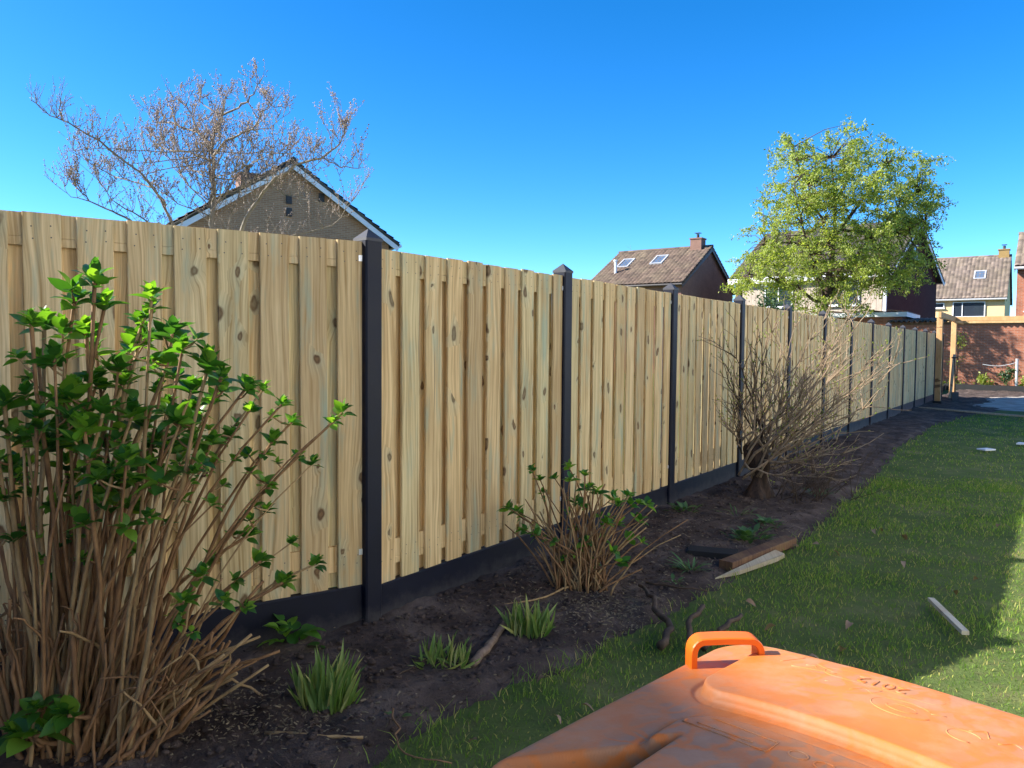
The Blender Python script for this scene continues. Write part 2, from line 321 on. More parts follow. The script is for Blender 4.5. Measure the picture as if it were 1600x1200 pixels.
# ------------------------------------------------------------------ the fence
fence = empty('garden_fence', (0, 0, 0), 0, 'long new pine board fence with dark posts running the length of the garden', 'fence')
SCREW = plain('dark_screw', (.10, .09, .08), .5, .4)
ZB, ZT = .247, 2.01
def plank_mesh(L, wd=.138, th=.016, ch=.0035):
    b = MB(); a, t = wd / 2, th / 2
    b.prism([(-a + ch, -t), (a - ch, -t), (a, -t + ch), (a, t), (-a, t), (-a, -t + ch)], (0, 0, 0), (0, 0, L), Vector((1, 0, 0)), Vector((0, 1, 0)))
    nf_ = len(b.f)
    for z in (.115, .165, L - .05, L - .10):
        for x in (-.036, .036):
            xx, zz = x + random.uniform(-.006, .006), z + random.uniform(-.008, .008)
            b.add([(xx + .0034 * math.cos(k * 1.0472), -t - .0006, zz + .0034 * math.sin(k * 1.0472)) for k in range(6)], [(0, 1, 2, 3, 4, 5)])
    me = b.mesh('plank'); me.materials.append(W_FENCE); me.materials.append(SCREW)
    for k in range(nf_, len(b.f)): me.polygons[k].material_index = 1
    return me
PLK = [plank_mesh(1.763 + random.uniform(-.004, .004)) for _ in range(6)]
def panel(p0, p1, zo=0., detail=True):
    p0, p1 = Vector(p0), Vector(p1); dv = (p1 - p0); L = dv.length; a = math.atan2(dv.y, dv.x); ln = L - .075
    rail = MB(); th = .016
    # the two horizontal boards, each with a narrow lighter batten below
    pn = bpy.data.objects.new('panel', None)
    rm = []
    for z0 in (ZT - .128, ZB + .085):
        b = MB(); b.prism([(-.048, -.0115), (.048, -.0115), (.048, .0115), (-.048, .0115)], (-ln / 2, 0, z0 + .08), (ln / 2, 0, z0 + .08), Vector((0, 0, 1)), Vector((0, 1, 0)))
        b.prism([(-.018, -.0122), (.014, -.0122), (.0178, -.009), (.0178, .0115), (-.018, .0115)], (-ln / 2, 0, z0 + .014), (ln / 2, 0, z0 + .014), Vector((0, 0, 1)), Vector((0, 1, 0)))
        rm.append(b)
    pn = rm[0].build('panel', W_FENCE, fence); mid = (p0 + p1) / 2; pn.location = (mid.x, mid.y, zo); pn.rotation_euler = (0, 0, a)
    rl = rm[1].build('rail', W_FENCE, pn)
    nf = 10; wd = .138; gap = (ln - nf * wd) / (nf - 1)
    for i in range(nf):
        x = -ln / 2 + wd / 2 + i * (wd + gap)
        o = ob('plank', random.choice(PLK), None, pn, (x + random.uniform(-.003, .003), -.0205, ZB + random.uniform(-.002, .003)), (random.uniform(-.001, .001), random.uniform(-.0022, .0022), random.uniform(-.012, .012)))
        if random.random() < .5: o.rotation_euler.z += math.pi; o.scale = (1, -1, 1); o.rotation_euler.z -= math.pi; o.scale = (1, 1, 1)
    for i in range(nf - 1):
        x = -ln / 2 + wd / 2 + (i + .5) * (wd + gap)
        ob('plank', random.choice(PLK), None, pn, (x + random.uniform(-.004, .004), +.0205, ZB - .002 + random.uniform(-.002, .002)), (0, random.uniform(-.002, .002), math.pi))
    if detail:
        for sx in (-1, 1):
            for z in (1.925, .42):
                b = MB(); b.box((sx * (ln / 2 - .010), -.0305, z), (.034, .003, .03)); b.box((sx * (ln / 2 + .006), -.024, z), (.003, .022, .03))
                b.box((sx * (ln / 2 - .014), -.0325, z), (.008, .003, .008))
                b.build('bracket', METAL, pn)
    # plinth board
    kb = MB(); kb.prism([(-.024, -.12), (.024, -.12), (.024, .236), (.019, .244), (-.019, .244), (-.024, .236)], (-L / 2 + .03, 0, 0), (L / 2 - .03, 0, 0), Vector((0, 1, 0)), Vector((0, 0, 1)))
    k = kb.build('gravel_board', CONC, fence, loc=(mid.x, mid.y, zo)); k.rotation_euler = (0, 0, a)
pm = MB(); h = .0525; c = .008
prof = [(-h + c, -h), (h - c, -h), (h, -h + c), (h, h - c), (h - c, h), (-h + c, h), (-h, h - c), (-h, -h + c)]
pm.prism(prof, (0, 0, -.3), (0, 0, 2.045), Vector((1, 0, 0)), Vector((0, 1, 0)))
POSTM = pm.mesh('post'); POSTM.materials.append(CONC)
cm = MB(); hh = h + .0015; cm.add([(-hh, -hh, 2.04), (hh, -hh, 2.04), (hh, hh, 2.04), (-hh, hh, 2.04), (-hh, -hh, 2.055), (hh, -hh, 2.055), (hh, hh, 2.055), (-hh, hh, 2.055), (0, 0, 2.108)],
    [(3, 2, 1, 0), (0, 1, 5, 4), (1, 2, 6, 5), (2, 3, 7, 6), (3, 0, 4, 7), (4, 5, 8), (5, 6, 8), (6, 7, 8), (7, 4, 8)])
CAPM = cm.mesh('cap'); CAPM.materials.append(plain('sunlit_cap_concrete', (.05, .05, .058), .6, .4))  # caps coloured lighter than the posts to imitate their sunlit faces
def post(p, ang, dz=0.):
    o = ob('post', POSTM, None, fence, (p[0], p[1], dz), (random.uniform(-.002, .002), random.uniform(-.002, .002), ang)); ob('cap', CAPM, None, o)
ang0 = math.atan2(FD.y, FD.x)
pp = [P1] + [fp(4.74 + i * 1.88) for i in range(13)]
for i, p in enumerate(pp): post(p, ang0 if i else ang0 - R(6), random.uniform(-.006, .006))
for i in range(len(pp) - 1): panel(pp[i], pp[i + 1], 0., i < 4)
near = [P1 + D1 * 1.92, P1 + D1 * 3.8, P1 + D1 * 5.68]
panel(near[0], P1, .022); panel(near[1], near[0], .03, False); panel(near[2], near[1], .03, False)
for p in near: post(p, math.atan2(.559, .829), .03)

# ------------------------------------------------------------------ houses
def window(parent, M, wd, hg, mull=(), name='window'):
    # M: matrix with local x right, z up, -y outward
    f = MB(); t = .07
    for (c, s) in (((0, 0, hg / 2 - t / 2), (wd, .09, t)), ((0, 0, -hg / 2 + t / 2), (wd, .09, t)), ((-wd / 2 + t / 2, 0, 0), (t, .088, hg - 2 * t)), ((wd / 2 - t / 2, 0, 0), (t, .088, hg - 2 * t))): f.box(c, s)
    for mx in mull: f.box((mx * wd, 0, 0), (.06, .086, hg - 2 * t))
    f.box((0, -.05, -hg / 2 - .03), (wd + .1, .16, .05))
    o = f.build(name, WHITE, parent); o.matrix_local = M
    g = MB(); g.box((0, .012, 0), (wd - t, .02, hg - t)); g.build('pane', GLASS, o)
    return o
def slope_mesh(L, S, period=.26, row=.34, amp=.05):
    # local: x along the eave 0..L, y up the slope 0..S, z out
    nx = int(L / period) * 5 + 1; xs_ = np.linspace(0, L, nx); nrow = max(2, int(S / row)); V = []; rowz = []
    ph = xs_ / period * 2 * np.pi; wave = amp * (np.abs(np.sin(ph / 2)) ** .7) + .0
    for r in range(nrow):
        y0, y1 = S * r / nrow, S * (r + 1) / nrow
        for y, dz in ((y0, .05), (y1, .0)):
            V.append(np.stack([xs_, np.full(nx, y), wave + dz + .10], 1))
    V = np.concatenate(V); Fq = []
    i = np.arange(nx - 1)
    for r in range(2 * nrow - 1): a = r * nx + i; Fq.append(np.stack([a, a + 1, a + nx + 1, a + nx], 1))
    Fq = np.concatenate(Fq); o = len(V)
    # slab under the tiles
    B = np.array([(x, y, z) for z in (0, .105) for y in (0, S) for x in (0, L)]); V = np.concatenate([V, B])
    Fb = np.array([(0, 2, 3, 1), (4, 5, 7, 6), (0, 1, 5, 4), (2, 6, 7, 3), (0, 4, 6, 2), (1, 3, 7, 5)]) + o
    return npmesh('roof', V, np.concatenate([Fq, Fb]))
def house(name, label, org, ang, hw, ez, rz, L, wallm, roofm, bargem=WHITE, og=.25, oe=.3, gutter=WHITE, inner=None):
    org = Vector(org); root = empty(name, (org.x, org.y, 0), ang, label, 'house')
    wl = MB(); wl.add([(-hw, 0, -.2), (hw, 0, -.2), (hw, 0, ez), (0, 0, rz), (-hw, 0, ez), (-hw, L, -.2), (hw, L, -.2), (hw, L, ez), (0, L, rz), (-hw, L, ez)],
        [(0, 1, 2, 3, 4), (9, 8, 7, 6, 5), (1, 6, 7, 2), (5, 0, 4, 9), (2, 7, 8, 3), (4, 3, 8, 9), (0, 5, 6, 1)])
    wall = wl.build('wall', wallm, root)
    sl = math.hypot(hw, rz - ez); pit = math.atan2(rz - ez, hw); ex = oe / math.cos(pit)
    for sgn in (-1, 1):
        S = sl + ex - .02; me = slope_mesh(L + 2 * og, S)
        r = ob('roof', me, roofm, root)
        ux = Vector((0, -1 if sgn < 0 else 1, 0)); uy = Vector((-sgn * math.cos(pit), 0, math.sin(pit))); uz = ux.cross(uy)
        st = Vector((sgn * (hw + oe), (L + og) if sgn < 0 else -og, ez - oe * math.tan(pit) + .01))
        r.matrix_local = Matrix(((ux.x, uy.x, uz.x, st.x), (ux.y, uy.y, uz.y, st.y), (ux.z, uy.z, uz.z, st.z), (0, 0, 0, 1)))
        for yy in (-og + .03, L + og - .03):
            b = MB(); b.beam((sgn * (hw + oe), yy, ez - oe * math.tan(pit) - .085), (0, yy, rz - .075), .035, .2, Vector((0, 0, 1))); b.build('barge_board', bargem, root)
        gt = MB(); gt.tube([(sgn * (hw + oe + .06), -og, ez - oe * math.tan(pit) + .03), (sgn * (hw + oe + .06), L + og, ez - oe * math.tan(pit) + .03)], .07, 8); gt.build('gutter', gutter, root)
    rg = MB(); rg.tube([(0, -og - .02, rz + .13), (0, L + og + .02, rz + .13)], .11, 8); rg.build('ridge', roofm, root)
    return root, pit
def on_slope(root, pit, sgn, hw, ez, y, up, lift=.16):
    ux = Vector((0, -1 if sgn < 0 else 1, 0)); uy = Vector((-sgn * math.cos(pit), 0, math.sin(pit))); uz = ux.cross(uy)
    st = Vector((sgn * hw, y, ez)) + uy * up + uz * lift
    return Matrix(((ux.x, uy.x, uz.x, st.x), (ux.y, uy.y, uz.y, st.y), (ux.z, uy.z, uz.z, st.z), (0, 0, 0, 1)))
def skylight(root, M, wd=.75, hg=1.1):
    f = MB()
    for c_, s_ in (((0, hg / 2, 0), (wd + .1, .09, .14)), ((0, -hg / 2, 0), (wd + .1, .09, .14)), ((-wd / 2, 0, 0), (.09, hg - .09, .138)), ((wd / 2, 0, 0), (.09, hg - .09, .138))): f.box(c_, s_)
    o = f.build('skylight', GREYP, root); o.matrix_local = M
    g = MB(); g.box((0, 0, .02), (wd - .08, hg - .08, .02)); g.build('pane', SKYG, o)
def chimney(root, x, y, z0, z1, wx, wy, mat, pots=1):
    b = MB(); b.box((x, y, (z0 + z1) / 2), (wx, wy, z1 - z0)); b.box((x, y, z1 + .04), (wx + .1, wy + .1, .08)); o = b.build('chimney', mat, root)
    f = MB(); f.box((x, y, z0 + (z1 - z0) * .28), (wx + .06, wy + .06, .12)); f.build('flashing', GREYP, o)
    for k in range(pots):
        p = MB(); yy = y + (k - (pots - 1) / 2) * .4; p.tube([(x, yy, z1 + .06), (x, yy, z1 + .35)], .1, 8); p.box((x, yy, z1 + .42), (.36, .36, .03)); p.build('chimney_pot', DARKP, o)
# house behind the budding tree
a1 = R(32)
h1, p1 = house('brick_house', 'grey-brown brick house gable with white barge boards behind the bare budding tree', (-8.0, 28.0, 0), a1, 3.75, 5.55, 8.0, 10, B_GREY, T_DARK, WHITE, .3, .3)
chimney(h1, -.75, 3.4, 6.6, 8.1, .7, .9, B_BROWN, 1)
for x, z in ((-.1, 6.75), (-.1, 6.3), (1.1, 6.95)):
    b = MB(); b.box((x, -.03, z), (.2, .07, .3)); [b.box((x, -.07, z - .1 + k * .07), (.18, .02, .03)) for k in range(4)]; b.build('wall_vent', DARKP, h1)
# house with two skylights
A = Vector((12.69, 50.0, 0))
h2, p2 = house('brown_house', 'small brown brick house with two skylights and a chimney on its tiled roof', A, ang0, 4.5, 5.5, 8.0, 6.3, B_BROWN, T_BROWN, DARKP, .2, .3, DARKP)
chimney(h2, -.15, .75, 7.4, 8.6, .75, .75, B_BROWN, 1)
skylight(h2, on_slope(h2, p2, -1, 4.5, 5.5, 2.75, 3.35), .75, 1.25); skylight(h2, on_slope(h2, p2, -1, 4.5, 5.5, 5.05, 3.1), .75, 1.25)
b = MB(); q = on_slope(h2, p2, -1, 4.5, 5.5, 5.1, 1.55, .1).translation; b.tube([q, q + Vector((0, 0, .8))], .1, 8); b.tube([q + Vector((0, 0, .8)), q + Vector((0, 0, .92))], .14, 8); b.build('vent_pipe', WHITE, h2)
# dark house with the white fascia, behind the green tree
a3 = R(46)
h3, p3 = house('dark_brick_house', 'dark purple brick house with white barge boards behind the leafy green tree', (22.75, 43.9, 0), a3, 4.35, 5.85, 8.75, 8.6, B_PURPLE, T_DARK, WHITE, .35, .35)
def wallM(x, y, z, rz): return Matrix.Translation((x, y, z)) @ Matrix.Rotation(rz, 4, 'Z')
window(h3, wallM(.0, -.03, 7.1, 0), .7, .8, ())
cl = MB()
for k in range(28): cl.box((-4.38, .35 + k * .285, 4.55), (.05, .27, 2.2))
cl.build('cladding', CLAD, h3)
b = MB(); b.box((-4.75, 4.3, 5.55), (.12, 9.3, .34)); b.build('fascia', WHITE, h3)
b = MB(); b.box((-4.42, .06, 4.5), (.12, .16, 2.4)); b.build('corner_trim', WHITE, h3)
b = MB(); b.box((-4.42, 8.45, 4.4), (.14, .3, 2.6)); b.build('brick_pier', B_ORANGE, h3)
for y in (2.2, 5.9): window(h3, wallM(-4.45, y, 4.6, R(-90)), 1.7, 1.3, (0,))
# lean-to in front of it
lt = empty('brick_outbuilding', (16.8, 36.4, 0), ang0, 'low brick outbuilding with a white roof edge below the dark house', 'outbuilding')
b = MB(); b.box((0, 1., 1.5), (3.6, 5.4, 3.0)); b.build('wall', B_ORANGE, lt)
b = MB(); b.box((0, 1., 3.10), (4.0, 5.8, .2)); b.build('fascia', WHITE, lt)
for k in range(7):
    b = MB(); b.box((0, -1.5 + k * .84, 3.26), (3.9, .80, .05), Matrix.Rotation(R(6), 3, 'X')); b.build('roof_sheet', T_BROWN if k % 2 else B_BROWN, lt)
# cream house
E4 = Vector((35.66, 56.0, 0)); O4 = E4 + FD * 4.3
h4, p4 = house('cream_house', 'cream rendered house with a wide window and skylight in its tiled roof', O4, ang0, 4.0, 5.55, 8.75, 8.5, CREAM, T_GREY, DARKP, .15, .3, GREYP)
window(h4, wallM(-4.04, 2.25, 4.62, R(-90)), 2.1, 1.15, (-.2,)); window(h4, wallM(-4.04, 4.25, 4.95, R(-90)), .8, .42, ())
skylight(h4, on_slope(h4, p4, -1, 4.0, 5.55, 1.75, 2.6), .7, 1.0)
chimney(h4, .0, .35, 8.2, 9.3, .7, .7, B_YEL, 1)
# orange brick house at the right edge
E5 = Vector((23.95, 37.05, 0)); O5 = E5 + FD * 4.2 + FN * 9
h5, p5 = house('orange_brick_house', 'orange brick house with a tall white framed window beyond the shed', O5, ang0, 3.9, 5.6, 7.5, 8.85, B_ORANGE, T_GREY, GREYP, .12, .3, GREYP)
window(h5, wallM(-3.94, 7.75, 4.4, R(-90)), 1.5, 1.9, (0,)); b = MB(); b.box((-3.93, 7.75, 3.05), (.08, 1.5, .65)); b.build('spandrel_panel', CREAM, h5)
# unseen house added left of the garden so its roof shades the bin lid
h6, p6 = house('added_shade_house', 'tall brick house added out of view left of the garden to shade the bin lid', (-8.15, -5.8, 0), math.atan2(.45, .89), 4., 5.2, 8.2, 8.0, B_BROWN, T_DARK)
h7, p7 = house('added_fill_house', 'long off-white house added out of view right of the lawn to bounce sunlight onto the fence', fp(-9, 10.4), math.atan2(FN.y, FN.x), 4., 5.6, 8.6, 25, RENDER, T_BROWN)  # unseen house, added to bounce sunlight onto the shaded fence
for y in (2.5, 6.5, 10.5, 14.5, 18.5, 22.5):
    for z in (1.5, 4.1): window(h7, wallM(-4.04, y, z, R(-90)), 1.5, 1.3, (0,))
# brick shed across the end of the garden, with corrugated roof
W0 = Vector((18.4, 31.5, 0)); sh = empty('brick_shed', (W0.x, W0.y, 0), math.atan2(FN.y, FN.x), 'long orange-red brick shed with corrugated roof across the garden end', 'shed')
b = MB(); b.box((2.6, 1.7, 1.28), (10.4, 3.4, 2.86)); b.build('wall', B_ORANGE, sh)
nx = 11 * 28; xs_ = np.linspace(-2.85, 8.1, nx); V = []
for y, z in ((-.22, 2.74), (3.8, 3.0)):
    for dz in (0, -.012): V.append(np.stack([xs_, np.full(nx, y), z + dz + .05 * np.sin(xs_ / .2 * 2 * np.pi)], 1))
V = np.concatenate(V); i = np.arange(nx - 1); Fq = []
for a, b_ in ((0, 2), (3, 1), (1, 0), (2, 3)): Fq.append(np.stack([a * nx + i, a * nx + i + 1, b_ * nx + i + 1, b_ * nx + i], 1))
ob('corrugated_roof', npmesh('corrugated_roof', V, np.concatenate(Fq), True), T_BROWN, sh)
b = MB(); b.box((2.6, -.03, 2.64), (10.5, .05, .08)); b.build('fascia', W_OLD, sh)
b = MB(); b.tube([(1.92, -.75, 0), (1.92, -.75, 1.2)], .05, 8); b.tube([(1.92, -.75, 1.2), (1.92, -.75, 1.23)], .058, 8)
o = tag(b.build('wire_post', GREYP), 'short pale grey post standing before the brick shed', 'post'); o.location = sh.location; o.rotation_euler = sh.rotation_euler
b = MB(); b.tube([(1.88 - k / 12 * 1.1, -.75, 1.08 - .1 * math.sin(k / 12 * 3.14) - .08 * k / 12) for k in range(13)], .012, 5)
o = tag(b.build('wire', GREYP), 'thin slack wire running left from the grey post', 'wire'); o.location = sh.location; o.rotation_euler = sh.rotation_euler

# ------------------------------------------------------------------ pergola under construction
pg = empty('pergola', (11.75, 21.2, 0), ang0, 'unfinished raw timber pergola frame at the end of the lawn', 'pergola')
def prt(name, mat, parent, *beams):
    b = MB()
    for bm_ in beams: b.beam(*bm_)
    return b.build(name, mat, parent)
p = prt('post', W_RAW, pg, ((0, 0, .12), (0, 0, 2.42), .145, .145, Vector((0, 1, 0)))); q = MB(); q.box((0, 0, .03), (.21, .21, .2)); q.build('post_foot', RUBBER, p)
p = prt('post', W_RAW, pg, ((3.6, 0, .12), (3.6, 0, 2.42), .145, .145, Vector((0, 1, 0)))); q = MB(); q.box((3.6, 0, .03), (.21, .21, .2)); q.build('post_foot', RUBBER, p)
prt('beam', W_RAW, pg, ((-.12, 0, 2.5), (6.2, 0, 2.5), .07, .16))
prt('beam', W_RAW, pg, ((3.6, .12, 2.51), (3.6, -6., 2.51), .07, .13))
prt('beam', W_RAW, pg, ((6.0, .12, 2.51), (6.0, -6., 2.51), .07, .13))
o = prt('leaning_board', W_PALE, None, ((13.38, 23.45, .05), (13.80, 24.03, 1.4), .08, .03)); tag(o, 'pale board leaning against the second pergola post', 'board')
sp = empty('spade', (12.95, 22.45, .04), 0, 'dark spade standing upright by the pergola', 'spade')
b = MB(); b.tube([(0, 0, .25), (.12, .3, 1.25)], .018, 6); b.build('shaft', W_OLD, sp)
b = MB(); b.box((0, 0, .12), (.2, .03, .3)); b.build('blade', DARKP, sp); b = MB(); b.tube([(.05, .33, 1.27), (.2, .27, 1.27)], .02, 6); b.build('grip', DARKP, sp)
o = prt('edging_rail', W_PALE, None, ((10.25, 19.9, .06), (11.7, 16.9, .05), .09, .04)); tag(o, 'long thin pale rail lying between lawn and sand', 'rail')
b = MB(); b.beam((16.9, 30.1, .1), (21.0, 26.0, .1), .05, .28); b.beam((16.9, 30.0, .1), (14.6, 26.4, .06), .05, .2)
tag(b.build('black_edging', RUBBER), 'black edging board at the foot of the shed planting', 'edging')

# ------------------------------------------------------------------ leaf shapes
def leaf_mesh(name, L, Wd, arch=.25, fold=.25, n=6, tipp=1.25, serr=0.):
    b = MB()
    for i in range(n + 1):
        t = i / n; wv = Wd / 2 * (math.sin(math.pi * t ** .8) ** .85 if 0 < t < 1 else 0.02) * (1 - .15 * t) + (serr * Wd if i % 2 and 0 < t < 1 else 0)
        y = L * t; z = -arch * L * t * t + .1 * L * t
        for sx in (-1, 0, 1): b.v.append((sx * wv, y, z + abs(sx) * wv * fold))
    for i in range(n):
        for k in range(2): a = i * 3 + k; b.f.append((a, a + 1, a + 4, a + 3))
    return b.mesh(name, True)
def frame(dirv, roll=0., upv=Vector((0, 0, 1))):
    y = dirv.normalized(); x = y.cross(upv)
    x = x.normalized() if x.length > 1e-3 else Vector((1, 0, 0)); z = x.cross(y)
    return Matrix((x, y, z)).transposed() @ Matrix.Rotation(roll, 3, 'Y')
HL = [leaf_mesh('leaf', .072, .050, random.uniform(.1, .5), random.uniform(.1, .4), 7, serr=.03) for _ in range(6)]
for me in HL: me.materials.append(HYD)
def cluster(out, c, axis, nl, size):           # opposite pairs of leaves round a shoot tip
    axis = axis.normalized(); u = axis.orthogonal().normalized(); v = axis.cross(u); a0 = random.uniform(0, 6.28)
    for k in range(nl):
        ring = min(4, k // 3); a = a0 + (k % 3) * 2.094 + ring * 1.05 + random.uniform(-.35, .35)
        tilt = [1.15, .95, .65, .4, .2][min(ring, 4)] + random.uniform(-.3, .3)
        dv = axis * math.cos(tilt) + (u * math.cos(a) + v * math.sin(a)) * math.sin(tilt)
        s = size * [1.15, 1.05, .85, .6, .45][min(ring, 4)] * random.uniform(.75, 1.2)
        out.append((c + axis * (ring * .012 - .02) * size + dv * .004, frame(dv, random.uniform(-.5, .5)), s))
def leaves_out(out, root, meshes, matT, limit, loc):
    random.shuffle(out)
    out.sort(key=lambda q: -q[2])
    for p, Mx, s in out[:limit]:
        o = ob('leaf', random.choice(meshes), None, root, p - loc); o.rotation_euler = Mx.to_euler(); o.scale = (s, s, s)
    rest = out[limit:]
    if rest:
        V, Fq, T = [], [], []
        for p, Mx, s in rest:
            me = random.choice(meshes); k = len(V); t = random.random()
            for vtx in me.vertices: V.append(Mx @ (vtx.co * s) + p - loc); T.append(t)
            Fq += [[i + k for i in f.vertices] for f in me.polygons]
        tag(ob('small_leaves', npmesh('small_leaves', V, Fq, True, T), matT, root), kind='stuff')
def curve(p0, p1, bend, n=7, jit=.0):
    p0, p1 = Vector(p0), Vector(p1); pts = []
    for i in range(n):
        t = i / (n - 1); q = p0.lerp(p1, t) + Vector(bend) * (4 * t * (1 - t)) * .5
        if 0 < i < n - 1 and jit: q += Vector((random.uniform(-jit, jit), random.uniform(-jit, jit), random.uniform(-jit, jit)))
        pts.append(q)
    return pts
# ------------------------------------------------------------------ big hydrangea, left
H1L = Vector((-1.62, 2.78, .03))
hy = empty('hydrangea_bush', H1L, 0, 'large leafy hydrangea bush with tan canes at the left before the fence', 'bush')
tips = [(150,440,1.15),(118,470,1.0),(165,478,.9),(70,508,1.1),(98,520,1.),(135,520,1.),(150,548,.9),(50,505,.8),(238,462,.75),(228,492,.7),(222,520,.9),(208,540,.9),(270,520,1.),(285,545,.8),(262,565,.8),(325,570,1.05),(345,590,.8),(300,608,.9),(332,628,.8),(298,640,.7),(385,605,.75),(412,608,.6),(440,632,.6),(455,660,.6),(425,690,.8),(390,640,.6),(535,645,.7),(520,660,.5),(488,725,.6),(465,715,.5),(492,885,.7),(440,915,.8),(405,880,.8),(385,840,.8),(310,905,.8),(345,945,.6),(282,945,.7),(270,975,.6),(415,800,.6),(455,850,.5),
 (5,632,1.1),(-15,660,1.1),(12,732,1.),(40,615,.8),(85,560,1.),(60,565,.8),(110,610,1.1),(150,600,1.),(90,640,1.),(160,645,1.),(205,650,1.),(130,672,1.),(70,700,1.),(100,730,.9),(165,700,1.),(195,720,.9),(240,690,1.),(222,665,.9),(262,700,.9),(300,690,.8),(195,600,.9),(185,575,.8),(245,610,.7),(260,640,.9),(175,740,.8),(55,650,.8),(35,690,.9),(230,735,.7),(150,770,.6),(90,770,.6),(330,690,.7),(360,680,.6),(300,740,.5),(60,1150,1.2),(20,1165,1.2),(95,1130,1.1),(45,1120,.9),(130,820,.5),(230,810,.5),(330,790,.5)]
out = []
canes = []
for px, py, s in tips:
    Y = random.uniform(2.35, 2.8) if py < 1000 else random.uniform(2.45, 2.6)
    if px > 350: Y = random.uniform(2.75, 3.05)
    tip = sk(px, py, Y)
    if py > 1000: b0 = tip + Vector((random.uniform(-.05, .05), .1, -.1))
    else: b0 = H1L + Vector((max(-.5, min(.36, (tip.x - H1L.x) * .36 + random.gauss(-.03, .06))), random.uniform(-.16, .14), 0))
    bx = -.10 if px > 350 else random.uniform(-.12, .12)
    pts = curve(b0, tip, (bx + (tip.x - b0.x) * -.25, random.uniform(-.1, .1), .12 * (tip.x - b0.x)), 8, .008)
    r0 = random.uniform(.007, .0125) * (1. if s > .65 else .7)
    canes.append((pts, [r0 * (1 - .5 * i / 7) for i in range(8)]))
    ax = (pts[-1] - pts[-3]).normalized()
    cluster(out, tip, ax + Vector((0, 0, .5)), random.choice([12, 13, 14, 16]), s)
    for nd_ in range(random.choice([1, 2, 2, 3]) if py < 780 else random.choice([0, 1])):
        k = 7 - (nd_ // 2) - random.choice([0, 1]); k = max(5, k); c0 = pts[k].lerp(pts[k - 1], random.random())
        side = Vector((random.uniform(-1, 1), random.uniform(-1, .4), .5)).normalized()
        q = c0 + side * random.uniform(.03, .09); canes.append(([c0, (c0 + q) / 2 + Vector((0, 0, -.006)), q], [.004, .0035, .003])); cluster(out, q, side + ax, random.choice([6, 7, 8]), s * random.uniform(.65, .95))
for k in range(150):          # bare and cut canes
    b0 = H1L + Vector((max(-.6, min(.34, random.gauss(-.07, .25))), random.uniform(-.2, .17), -.01)); an = (b0.x - H1L.x) * 1.15 + random.gauss(.08, .13); ln = random.choice([random.uniform(.3, .7), random.uniform(.5, 1.25)])
    ln *= 1 - .45 * min(1, abs(an))
    if k < 26: b0.x = H1L.x + random.uniform(.1, .32); an = random.uniform(.4, 1.0); ln = random.uniform(.3, .7)
    tip = b0 + Vector((math.sin(an) * ln, random.uniform(-.2, .12) * ln, math.cos(an) * ln))
    pts = curve(b0, tip, (random.uniform(-.12, .06), random.uniform(-.05, .05), random.uniform(-.08, .1)), 7, .011)
    r0 = random.uniform(.005, .0115); canes.append((pts, [r0 * (1 - .4 * i / 6) for i in range(7)]))
    if random.random() < .55:
        j = random.choice([3, 4, 5]); sd_ = Vector((random.uniform(-.6, 1), random.uniform(-.6, .4), random.uniform(.2, 1))).normalized() * random.uniform(.08, .3)
        canes.append((curve(pts[j], pts[j] + sd_, (0, 0, .03), 5, .006), [r0 * .55 * (1 - .1 * i) for i in range(5)]))
for k, (pts, rad) in enumerate(canes):
    b = MB(); pts2, rad2 = [], []
    for i in range(len(pts)):                      # slight swellings at the nodes
        pts2.append(pts[i]); rad2.append(rad[i] * (1.22 if i % 2 else 1))
        if i < len(pts) - 1: pts2.append(pts[i].lerp(pts[i + 1], .22)); rad2.append(rad[i] * .95)
    b.tube([p - H1L for p in pts2], rad2, 6); b.build('cane', CANE if random.random() < .65 else CANE2, hy, True)
leaves_out(out, hy, HL, HYD_T, 300, H1L)
# ------------------------------------------------------------------ small hydrangea, middle
H2L = Vector((.44, 4.62, .03))
hy2 = empty('hydrangea_shrub', H2L, 0, 'smaller budding hydrangea shrub in the middle of the soil bed', 'bush')
out = []
for px, py, s in [(795,795,.8),(808,800,.7),(815,810,.7),(822,830,.8),(840,838,.8),(832,735,.6),(845,750,.55),(850,770,.5),(868,748,.5),(890,730,.8),(892,750,.8),(915,742,.6),(918,765,.7),(935,770,.8),(925,760,.6),(900,785,.8),(912,790,.8),(960,780,.9),(968,790,.8),(985,775,.8),(990,790,.7),(1003,787,.7),(1016,790,.7),(1005,815,.7),(990,845,.8),(970,820,.8),(952,818,.7),(962,865,.7),(975,882,.8),(930,885,.8),(932,900,.7),(910,860,.8),(918,850,.8),(900,830,.7),(1008,850,.5),(870,850,.5),(885,875,.4),(945,840,.5)]:
    tip = sk(px, py, random.uniform(4.4, 4.8)); b0 = H2L + Vector((random.uniform(-.16, .16), random.uniform(-.12, .12), 0))
    pts = curve(b0, tip, ((tip.x - b0.x) * -.3, 0, .05), 7, .007); b = MB(); b.tube([p - H2L for p in pts], [.0065 - .0005 * i for i in range(7)], 5); b.build('cane', CANE, hy2, True)
    ax = (pts[-1] - pts[-3]).normalized(); cluster(out, tip, ax + Vector((0, 0, .4)), random.choice([7, 8, 9]), s * 1.0)
    if random.random() < .5: cluster(out, pts[5].lerp(pts[4], random.random()), ax + Vector((random.uniform(-1, 1), -.3, .3)), 4, s * .6)
